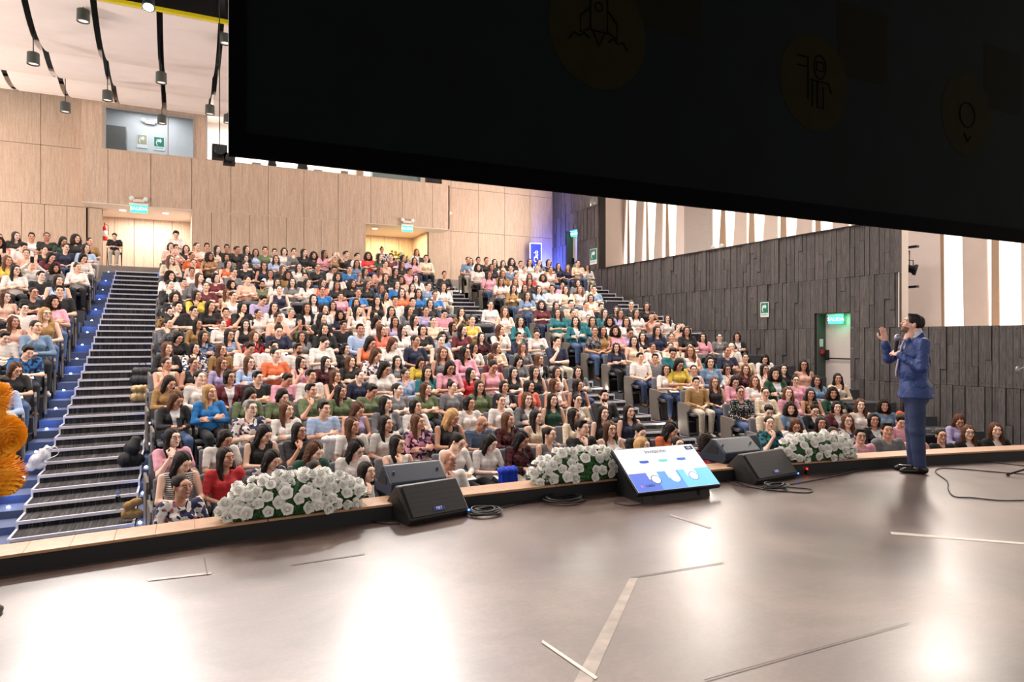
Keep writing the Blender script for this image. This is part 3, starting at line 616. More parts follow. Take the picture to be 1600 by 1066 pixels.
# ------------------------------------------------------------------ signed-distance modelling (numpy surface nets)
class Field:
    def __init__(s, lo, hi, h):
        s.h = h; s.lo = np.array(lo, float); n = np.ceil((np.array(hi) - s.lo) / h).astype(int) + 1; s.n = n
        s.ax = [s.lo[i] + h * np.arange(n[i]) for i in range(3)]; s.D = np.full(tuple(n), 1.0, np.float32)
    def _apply(s, lo, hi, fn, mode, k):
        m = k * 1.2 + 3 * s.h; idx = []
        for i in range(3):
            a = int(max(0, math.floor((lo[i] - m - s.lo[i]) / s.h))); b = int(min(s.n[i], math.ceil((hi[i] + m - s.lo[i]) / s.h) + 1))
            if a >= b: return s
            idx.append(slice(a, b))
        P = np.stack(np.meshgrid(s.ax[0][idx[0]], s.ax[1][idx[1]], s.ax[2][idx[2]], indexing='ij'), -1)
        d = fn(P).astype(np.float32); A = s.D[tuple(idx)]
        if mode == 'sub': d = -d; h = np.clip(0.5 - 0.5 * (d - A) / -k, 0, 1) if False else None
        if mode == 'add':
            h = np.clip(0.5 + 0.5 * (A - d) / k, 0, 1); R = A * (1 - h) + d * h - k * h * (1 - h)
        else:
            h = np.clip(0.5 - 0.5 * (A - d) / k, 0, 1); R = A * (1 - h) + d * h + k * h * (1 - h)
        s.D[tuple(idx)] = R; return s
    def cap(s, a, b, ra, rb=None, k=0.015, mode='add'):
        a, b = np.array(a, float), np.array(b, float); rb = ra if rb is None else rb; r = max(ra, rb)
        def fn(P):
            ab = b - a; t = np.clip(((P - a) @ ab) / max(ab @ ab, 1e-9), 0, 1); return np.linalg.norm(P - a - t[..., None] * ab, axis=-1) - (ra + (rb - ra) * t)
        return s._apply(np.minimum(a, b) - r, np.maximum(a, b) + r, fn, mode, k)
    def ell(s, c, r, k=0.015, mode='add', rot=None):
        c, r = np.array(c, float), np.array(r, float); R = None if rot is None else np.array(Euler(rot).to_matrix())
        def fn(P):
            q = P - c
            if R is not None: q = q @ R
            k0 = np.linalg.norm(q / r, axis=-1); k1 = np.linalg.norm(q / (r * r), axis=-1); return k0 * (k0 - 1) / np.maximum(k1, 1e-6)
        e = r if R is None else np.full(3, r.max()); return s._apply(c - e, c + e, fn, mode, k)
    def box(s, a, b, k=0.006, mode='sub', rnd=0.0):
        a, b = np.array(a, float), np.array(b, float); c, hh = (a + b) / 2, (b - a) / 2 - rnd
        def fn(P):
            q = np.abs(P - c) - hh; return np.linalg.norm(np.maximum(q, 0), axis=-1) + np.minimum(q.max(-1), 0) - rnd
        return s._apply(a, b, fn, mode, k)
    def noise(s, amp, f, seed=0):
        X, Y, Z = np.meshgrid(*s.ax, indexing='ij'); r = np.random.RandomState(seed); d = 0
        for i in range(4):
            v = r.randn(3) * f * (1 + .6 * i); d = d + np.sin(X * v[0] + Y * v[1] + Z * v[2] + r.rand() * 6) / (1 + i)
        s.D += (amp * d).astype(np.float32); return s
    def net(s):
        D = s.D; D[0] = D[-1] = 1; D[:, 0] = D[:, -1] = 1; D[:, :, 0] = D[:, :, -1] = 1
        I = D < 0; nx, ny, nz = D.shape
        cnt = np.zeros((nx - 1, ny - 1, nz - 1), np.float32); pos = np.zeros(cnt.shape + (3,), np.float32)
        for a in range(3):
            o1, o2 = [q for q in range(3) if q != a]
            for i in (0, 1):
                for j in (0, 1):
                    s0 = [slice(None, -1)] * 3; s1 = [slice(None, -1)] * 3
                    for q, v in ((o1, i), (o2, j)):
                        s0[q] = s1[q] = slice(1, None) if v else slice(None, -1)
                    s1[a] = slice(1, None)
                    A, B = D[tuple(s0)], D[tuple(s1)]; m = I[tuple(s0)] != I[tuple(s1)]
                    t = np.where(m, A / np.where(m, A - B, 1), 0); cnt += m
                    pos[..., a] += t; pos[..., o1] += m * i; pos[..., o2] += m * j
        act = cnt > 0; ids = np.full(cnt.shape, -1, int); ids[act] = np.arange(act.sum())
        base = np.stack(np.nonzero(act), -1); V = s.lo + s.h * (base + pos[act] / cnt[act][:, None])
        F = []
        for a in range(3):
            b, c = (a + 1) % 3, (a + 2) % 3
            s0 = [slice(None)] * 3; s1 = [slice(None)] * 3; s0[a] = slice(None, -1); s1[a] = slice(1, None)
            A, B = I[tuple(s0)], I[tuple(s1)]; m = A != B; ii = np.stack(np.nonzero(m), -1)
            if not len(ii): continue
            fl = A[tuple(ii.T)]
            def g(db, dc):
                q = ii.copy(); q[:, b] -= db; q[:, c] -= dc; return ids[tuple(q.T)]
            Q = np.stack([g(1, 1), g(0, 1), g(0, 0), g(1, 0)], -1); Q[~fl] = Q[~fl][:, ::-1]; F.append(Q)
        return V, np.concatenate(F)
def npmesh(name, parts, smooth=True):
    """parts: list of (V, F, material index or array, matrix)"""
    Vs, Fs, Ms = [], [], []; n = 0
    for V, F, mi, M in parts:
        if M is not None: M = np.array(M); V = V @ M[:3, :3].T + M[:3, 3]; 
        if M is not None and np.linalg.det(M[:3, :3]) < 0: F = F[:, ::-1]
        Vs.append(V); Fs.append(F + n); n += len(V); Ms.append(np.full(len(F), mi) if np.isscalar(mi) else mi)
    V, F, Mi = np.concatenate(Vs), np.concatenate(Fs), np.concatenate(Ms)
    m = bpy.data.meshes.new(name); m.vertices.add(len(V)); m.vertices.foreach_set('co', V.astype(np.float32).ravel())
    m.loops.add(F.size); m.loops.foreach_set('vertex_index', F.ravel().astype(np.int32))
    m.polygons.add(len(F)); m.polygons.foreach_set('loop_start', np.arange(0, F.size, 4, dtype=np.int32))
    m.polygons.foreach_set('material_index', Mi.astype(np.int32)); m.polygons.foreach_set('use_smooth', [smooth] * len(F))
    m.update(calc_edges=True); m.validate(); return m
def relax(V, F, n=2, w=0.5):
    e = np.concatenate([F[:, [0, 1]], F[:, [1, 2]], F[:, [2, 3]], F[:, [3, 0]]])
    for _ in range(n):
        S = np.zeros_like(V); Cn = np.zeros(len(V))
        for q in range(3):
            S[:, q] += np.bincount(e[:, 0], V[e[:, 1], q], len(V)) + np.bincount(e[:, 1], V[e[:, 0], q], len(V))
        Cn = np.bincount(e[:, 0], None, len(V)) + np.bincount(e[:, 1], None, len(V)); V = V * (1 - w) + w * S / np.maximum(Cn, 1)[:, None]
    return V
# ---- head (origin between the ears at eye height, facing -Y, chin at z -0.115, crown at +0.115)
def head_geo(h=0.0055, male=False, beard=False):
    f = Field((-.11, -.135, -.19), (.11, .12, .135), h)
    f.ell((0, .015, .030), (.073, .090, .085)); f.ell((0, -.022, -.045), (.055 + .004 * male, .064, .064), 0.03); f.ell((0, -.066, -.090), (.024 + .006 * male, .022, .020), 0.02)
    f.ell((0, -.070, .030), (.052, .022, .03), .02)
    for s_ in (-1, 1):
        f.ell((s_ * .040, -.062, -.022), (.020, .022, .024), .02); f.ell((s_ * .032, -.096, .005), (.016, .014, .011), .010, 'sub')
        f.ell((s_ * .031, -.0775, .004), (.0145, .011, .0095), .003); f.cap((s_ * .016, -.088, .024), (s_ * .047, -.078, .024), .0055, .004, .006)
        f.ell((s_ * .075, .012, -.006), (.009, .017, .030), .006)
    f.cap((0, -.086, .008), (0, -.104, -.026), .0075, .0115, .008); f.ell((-.011, -.094, -.028), (.008, .009, .006), .004); f.ell((.011, -.094, -.028), (.008, .009, .006), .004)
    f.ell((0, -.083, -.052), (.022, .010, .0055), .004); f.ell((0, -.081, -.062), (.019, .010, .006), .004)
    f.cap((0, .022, -.06), (0, .036, -.17), .050, .053 + .01 * male, .02)
    V, F = f.net(); c = V[F].mean(1); mi = np.zeros(len(F), int)
    x, y, z = np.abs(c[:, 0]), c[:, 1], c[:, 2]
    eye = ((x - .031) / .0115) ** 2 + ((z - .0045) / .0052) ** 2 < 1; mi[eye & (y < -.06)] = 2
    iris = ((x - .031) / .0062) ** 2 + ((z - .0045) / .0060) ** 2 < 1; mi[iris & (y < -.06)] = 1
    mi[(x > .012) & (x < .050) & (z > .021) & (z < .0295) & (y < -.066)] = 3
    mi[(x < .021) & (z > -.066) & (z < -.048) & (y < -.080)] = 4
    if beard: mi[((z < -.050) & (y < -.02) & (z > -.118) & ~((x < .02) & (z > -.064) & (z < -.048))) & ~((z > -.045) & (x < .045) & (x > .02))] = 5 if beard == 2 else 3
    return V, F, mi
def hair_geo(kind, h=0.009):
    lo, hi = (-.19, -.16, -.42), (.19, .22, .21)
    f = Field(lo, hi, h)
    k = kind
    if k in ('long', 'wavy'):
        f.ell((0, .022, .036), (.088, .098, .094)); 
        for s_ in (-1, 1):
            f.cap((s_ * .074, .0, .02), (s_ * .088, -.002, -.13), .026, .028, .03); f.cap((s_ * .088, -.002, -.13), (s_ * .088, -.045, -.31), .030, .018, .03)
        f.cap((0, .06, 0), (0, .085, -.28), .070, .05, .03); f.ell((0, .06, -.12), (.085, .045, .14), .03)
        f.cap((0, -.09, .10), (0, .03, .142), .007, .006, .008, 'sub'); f.noise(.007 if k == 'wavy' else .0035, 60, 3)
    elif k == 'bob':
        f.ell((0, .022, .036), (.090, .100, .095))
        for s_ in (-1, 1): f.cap((s_ * .076, .0, .02), (s_ * .080, -.004, -.085), .030, .026, .03)
        f.ell((0, .06, -.04), (.082, .05, .10), .03); f.noise(.004, 50, 4)
    elif k == 'curly':
        f.ell((0, .022, .036), (.105, .11, .105)); f.ell((0, .04, -.06), (.13, .085, .13), .03)
        for s_ in (-1, 1): f.ell((s_ * .095, .0, -.06), (.045, .05, .10), .03)
        f.noise(.012, 110, 5)
    elif k == 'tied':
        f.ell((0, .022, .034), (.080, .094, .090)); f.ell((0, .10, .07), (.035, .035, .035), .02); f.cap((0, .11, .05), (.03, .13, -.16), .026, .014, .02)
    elif k == 'bun':
        f.ell((0, .022, .034), (.080, .094, .090)); f.ell((0, .055, .125), (.038, .038, .034), .02)
    elif k == 'short':
        f.ell((0, .020, .036), (.081, .096, .092)); f.ell((0, -.03, .10), (.06, .05, .025), .02); f.noise(.003, 90, 6)
    f.ell((0, -.088, -.028), (.064 if k != 'short' else .068, .075, .088), .012, 'sub')
    if k in ('short', 'bun', 'tied'): 
        f.box((-.2, -.2, -.45), (.2, .035, .002), .012)
        if k == 'short': f.box((-.2, -.2, -.45), (.2, .3, -.045), .012)
    V, F = f.net(); return V, F
def hand_geo(h=0.0042, curl=0.9, thumb=0.5):
    """right hand, wrist at origin, fingers along -Y, palm facing -Z, thumb on +X side is mirrored for the left"""
    f = Field((-.065, -.20, -.085), (.075, .02, .035), h)
    f.ell((0, -.045, 0), (.041, .050, .014), .008); f.cap((0, .01, 0), (0, -.02, 0), .025, .024, .012); f.cap((.026, -.02, -.004), (.030, -.05, -.006), .014, .012, .01)
    for i, (x, L) in enumerate(((.030, .070), (.010, .080), (-.010, .074), (-.030, .058))):
        p = np.array((x, -.083, .001)); a = 0.25 * curl; r = .0088 if i < 3 else .0076
        for j, q in enumerate((.45, .30, .25)):
            d = np.array((x * .6 * (j == 0) * .2, -math.cos(a), -math.sin(a))); n_ = p + d * L * q; f.cap(p, n_, r, r * .92, .003); p = n_; r *= .92; a += 0.75 * curl
    p0, p1, p2, p3 = (.024, -.018, -.005), (.052, -.045, -.014), (.058, -.072, -.026 - .01 * thumb), (.050 - .02 * thumb, -.094, -.036 - .01 * thumb)
    f.cap(p0, p1, .0135, .011, .008); f.cap(p1, p2, .0105, .0098, .003); f.cap(p2, p3, .0098, .0085, .003)
    return f.net()
def frame(origin, fwd, up, mirror=False, sc=1.0):
    """matrix that sends local -Y to fwd and local Z to up"""
    y = -Vector(fwd).normalized(); z = Vector(up); z = (z - y * z.dot(y)).normalized(); x = y.cross(z)
    M = Matrix(((x.x, y.x, z.x, 0), (x.y, y.y, z.y, 0), (x.z, y.z, z.z, 0), (0, 0, 0, 1)))
    if mirror: M = M @ Matrix.Diagonal((-1, 1, 1, 1))
    return Matrix.Translation(Vector(origin)) @ M @ Matrix.Scale(sc, 4)
# ---- seated figure.  origin on the floor below the hips, facing -Y.  (sx = +1 is the figure's left = +X)
SH = {-1: (-.165, .015, .925), 1: (.165, .015, .925)}
POSES = {   # side: (elbow, wrist, hand forward, hand up)
 'lap':    {-1: ((-.235, -.04, .665), (-.10, -.235, .63), (.8, -.5, -.2), (0, 0, 1)), 1: ((.235, -.04, .665), (.09, -.25, .645), (-.8, -.4, -.2), (0, 0, 1))},
 'crossed':{-1: ((-.235, -.07, .685), (.03, -.225, .745), (1, .1, .25), (0, -.8, .5)), 1: ((.235, -.07, .685), (-.03, -.195, .715), (-1, .1, .2), (0, -.8, .5))},
 'chin':   {-1: ((-.19, -.20, .69), (-.055, -.19, .90), (.35, .45, .75), (.3, -1, .2)), 1: ((.235, -.06, .675), (-.02, -.21, .675), (-1, 0, .1), (0, -.5, 1))},
 'write':  {-1: ((-.225, -.09, .68), (-.075, -.29, .70), (.6, -.7, .1), (0, -.2, 1)), 1: ((.225, -.09, .68), (.075, -.30, .69), (-.5, -.7, .1), (0, -.2, 1))},
 'raise':  {-1: ((-.24, -.20, .92), (-.07, -.25, 1.09), (.4, -.1, .8), (0, -1, .2)), 1: ((.24, -.20, .92), (.07, -.25, 1.09), (-.4, -.1, .8), (0, -1, .2))},
}
def fig_fields(h, pose, infl=0.0, cut=None, male=False, stand=0.0):
    pass
_cache = {}
def memo(fn):
    def g(*a):
        k = (fn.__name__,) + a
        if k not in _cache: _cache[k] = fn(*a)
        return _cache[k]
    return g
def torso(f, g, male, dz, low=.50, skirt=False):
    w_ = 1.10 if male else 1.0
    f.ell((0, .02, .80 + dz), (.150 * w_ + g, .098 + g, .150 + g), .05); f.ell((0, .015, .64 + dz), (.128 * w_ + g, .098 + g, .15 + g), .06); f.ell((0, .01, .545 + dz), (.165 + g, .115 + g, .105 + g), .05)
    f.cap((-.140 * w_, .02, .915 + dz), (.140 * w_, .02, .915 + dz), .047 + g, .047 + g, .04)
    f.cap((0, .028, .93 + dz), (0, .034, .965 + dz), .060 + g, .052 + g, .03)
    if not male:
        for s_ in (-1, 1): f.ell((s_ * .066, -.068, .800 + dz), (.056 + g, .046 + g, .054 + g), .03)
def arm(f, pose, s_, g, male, dz, upto=1.0):
    e, w_, _, _ = POSES[pose][s_]; sh = np.array(SH[s_]) * (1.08 if male else 1, 1, 1); e = np.array(e); w_ = np.array(w_); o = np.array((0, 0, dz))
    k = 1.12 if male else 1.0
    u = min(upto, 0.5) / 0.5; f.cap(sh + o, sh + (e - sh) * u + o, .047 * k + g, (.047 + (.036 - .047) * u) * k + g, .025)
    if upto > .5:
        v = (upto - .5) / .5; f.cap(e + o, e + (w_ - e) * v + o, .036 * k + g, (.036 + (.024 - .036) * v) * k + g, .02)
@memo
def body_parts(pose, male, h, stand):
    dz = .40 if stand else 0.0
    f = Field((-.36, -.62, 0.0), (.36, .22, 1.22 + dz), h)
    torso(f, -.006, male, dz)
    for s_ in (-1, 1):
        arm(f, pose, s_, 0, male, dz)
        if stand: f.cap((s_ * .085, .01, .50 + dz), (s_ * .09, .0, .50), .078, .055, .03); f.cap((s_ * .09, 0, .50), (s_ * .09, .02, .09), .052, .036, .02)
        else: f.cap((s_ * .09, 0, .52), (s_ * .11, -.43, .50), .080, .056, .03); f.cap((s_ * .11, -.44, .49), (s_ * .10, -.42, .08), .054, .034, .02)
    V, F = f.net(); parts = [(relax(V, F, 3, .5), F, 0, None)]
    HV, HF = hand_geo(.0055 if h < .013 else .009, 1.1 if pose != 'crossed' else .6)
    for s_ in (-1, 1):
        e, w_, fw, up = POSES[pose][s_]
        parts.append((HV, HF, 0, frame(Vector(w_) + Vector((0, 0, dz)), fw, up, s_ > 0)))
    return parts
PIV = Vector((0, .035, -.13)); HEADPOS = Vector((0, -.005, 1.105))
def head_mat(rot, dz): 
    return Matrix.Translation(HEADPOS + Vector((0, 0, dz)) + PIV) @ Euler(rot).to_matrix().to_4x4() @ Matrix.Translation(-PIV)
@memo
def head_c(h, male, beard): return head_geo(h, male, beard)
@memo
def hair_c(kind, h): return hair_geo(kind, h)
@memo
def body_mesh(pose, male, beard, rot, stand):
    V, F, mi = head_c(.0055, male, beard)
    m = npmesh('person', [(V, F, mi, head_mat(rot, .40 if stand else 0))] + body_parts(pose, male, .0115, stand))
    for q in (M_skin, M_eye, M_eyew, M_brow, M_lip): m.materials.append(q)
    return m
@memo
def top_geo(pose, sleeve, male, h, stand):
    dz = .40 if stand else 0.0
    f = Field((-.38, -.46, .42), (.38, .24, 1.24 + dz), h); torso(f, .011, male, dz)
    if sleeve != 'none':
        for s_ in (-1, 1): arm(f, pose, s_, .012 if sleeve == 'short' else .009, male, dz, .36 if sleeve == 'short' else .94)
    f.ell((0, -.055, .985 + dz), (.062, .075, .075 if sleeve != 'none' else .11), .01, 'sub'); f.cap((0, .03, .985 + dz), (0, .035, 1.1 + dz), .064, .064, .01, 'sub')
    if sleeve == 'none':
        for s_ in (-1, 1): f.cap((s_ * .245, -.05, .90 + dz), (s_ * .245, .08, .90 + dz), .098, .098, .01, 'sub')
    f.noise(.0018, 45, 2); V, F = f.net(); return relax(V, F, 4, .5), F
@memo
def top_mesh(pose, sleeve, male, stand):
    V, F = top_geo(pose, sleeve, male, .0115, stand); return npmesh('top', [(V, F, 0, None)])
@memo
def trouser_geo(h, stand):
    dz = .40 if stand else 0; f = Field((-.26, -.58, .05), (.26, .2, .68 + dz), h)
    f.ell((0, .01, .535 + dz), (.172, .122, .10), .04)
    for s_ in (-1, 1):
        if stand: f.cap((s_ * .085, .01, .50 + dz), (s_ * .09, 0, .50), .088, .070, .03); f.cap((s_ * .09, 0, .5), (s_ * .09, .02, .10), .068, .055, .02)
        else: f.cap((s_ * .09, 0, .52), (s_ * .11, -.43, .50), .090, .068, .03); f.cap((s_ * .11, -.44, .49), (s_ * .10, -.42, .12), .066, .052, .02)
    f.noise(.002, 40, 8); V, F = f.net(); return relax(V, F, 4, .5), F
@memo
def trouser_mesh(stand):
    V, F = trouser_geo(.012, stand); return npmesh('trousers', [(V, F, 0, None)])
@memo
def shoe_mesh(stand):
    f = Field((-.20, -.68, -.01), (.20, .16, .16), .009)
    y0 = .02 if stand else -.42
    for s_ in (-1, 1):
        f.cap((s_ * .10, y0 + .03, .045), (s_ * .10, y0, .09), .038, .036, .01); f.cap((s_ * .10, y0 + .02, .035), (s_ * .11, y0 - .14, .030), .036, .032, .02)
    f.box((-.3, -.8, -.2), (.3, .3, .002), .004); V, F = f.net(); return npmesh('shoes', [(V, F, 0, None)])
@memo
def hair_mesh(kind):
    V, F = hair_c(kind, .0085); return npmesh('hair', [(relax(V, F, 2, .4), F, 0, None)])
@memo
def glasses_mesh():
    m = MB()
    for s_ in (-1, 1):
        m.tube([(s_ * .032 + .023 * math.cos(a), -.094 + .006 * abs(math.cos(a)) , .002 + .018 * math.sin(a)) for a in np.linspace(0, 2 * PI, 13)], .0022, 4, False); m.tube([(s_ * .055, -.09, .004), (s_ * .077, .0, .004)], .002, 4)
    m.tube([(-.009, -.096, .005), (.009, -.096, .005)], .0022, 4); return m.mesh('glasses', True)
# ---- cloth, skin and hair read the colour of their own object
def objcol(name, rough=0.7, kind='plain', attr=False, sss=False, hairy=False):
    t = NT(name)
    if attr: s_ = t.n('ShaderNodeAttribute'); s_.attribute_name = 'Col'; col = s_.outputs['Color']
    else: col = t.n('ShaderNodeObjectInfo').outputs['Color']
    v = t.coord('Object', (1, 1, 1))
    if kind == 'floral':
        a = t.n('ShaderNodeTexVoronoi', Scale=26.0); t.l(v, a.inputs['Vector']); a.inputs['Randomness'].default_value = 1
        c = t.ramp(a.outputs['Color'], [(0.0, srgb(40, 48, 92)), (0.32, srgb(60, 66, 110)), (0.45, srgb(200, 120, 130)), (0.5, (1, 1, 1, 1))]); c.node.color_ramp.interpolation = 'CONSTANT'
        col = t.mix(1.0, col, c, 'MULTIPLY')
    elif kind == 'stripe':
        a = t.n('ShaderNodeTexWave', Scale=14.0); a.bands_direction = 'Z'; t.l(v, a.inputs['Vector']); col = t.mix(1.0, col, t.ramp(a.outputs['Fac'], [(0.45, (.08, .09, .12, 1)), (0.55, (1, 1, 1, 1))]), 'MULTIPLY')
    elif kind == 'dots':
        a = t.n('ShaderNodeTexVoronoi', Scale=34.0); a.inputs['Randomness'].default_value = 0.35; t.l(v, a.inputs['Vector'])
        r = t.ramp(a.outputs['Distance'], [(0.26, (1, 1, 1, 1)), (0.32, (0, 0, 0, 1))]); col = t.mix(r, col, (0.75, 0.75, 0.72, 1))
    elif kind == 'open':     # open jacket over a white top
        sp_ = t.n('ShaderNodeSeparateXYZ'); t.l(v, sp_.inputs[0]); ab = t.n('ShaderNodeMath', operation='ABSOLUTE'); t.l(sp_.outputs[0], ab.inputs[0])
        mz = t.n('ShaderNodeMath', operation='MULTIPLY_ADD'); t.l(sp_.outputs[2], mz.inputs[0]); mz.inputs[1].default_value = 0.22; mz.inputs[2].default_value = -0.125
        lt_ = t.n('ShaderNodeMath', operation='LESS_THAN'); t.l(ab.outputs[0], lt_.inputs[0]); t.l(mz.outputs[0], lt_.inputs[1])
        ly = t.n('ShaderNodeMath', operation='LESS_THAN'); t.l(sp_.outputs[1], ly.inputs[0]); ly.inputs[1].default_value = -0.03
        mm = t.n('ShaderNodeMath', operation='MULTIPLY'); t.l(lt_.outputs[0], mm.inputs[0]); t.l(ly.outputs[0], mm.inputs[1]); col = t.mix(mm.outputs[0], col, (0.6, 0.6, 0.62, 1))
    nz = t.n('ShaderNodeTexNoise', Scale=26.0 if not hairy else 5.0, Detail=4.0)
    if hairy: t.l(t.coord('Object', (24, 24, 2)), nz.inputs['Vector'])
    else: t.l(v, nz.inputs['Vector'])
    am = .30 if hairy else .10
    if sss: am = .05
    col = t.mix(1.0, col, t.ramp(nz.outputs[0], [(0.3, (1 - am,) * 3 + (1,)), (0.7, (1 + am,) * 3 + (1,))]), 'MULTIPLY')
    t.l(col, t.b.inputs['Base Color']); t.b.inputs['Roughness'].default_value = rough
    if hairy: t.b.inputs['Specular IOR Level'].default_value = 0.22
    if not sss: t.bump(nz.outputs[0], 0.35, .012 if not hairy else .006)
    return t.m
M_skin = objcol('skin', 0.5, sss=True); M_hair = objcol('hair', 0.58, hairy=True)
M_cloth = {k: objcol('cloth_' + k, 0.8, k) for k in ('plain', 'floral', 'stripe', 'dots', 'open')}
M_stuffcol = objcol('distant_people', 0.7, attr=True)
M_eye = plain('iris_dark', (28, 18, 14), 0.25); M_eyew = plain('eye_white', (150, 128, 118), 0.35); M_brow = plain('brow_dark', (40, 28, 24), 0.8); M_lip = plain('lips', (176, 92, 88), 0.45)
M_shoe = objcol('shoe', 0.5); M_frame = plain('spectacle_frame', (24, 20, 20), 0.4)
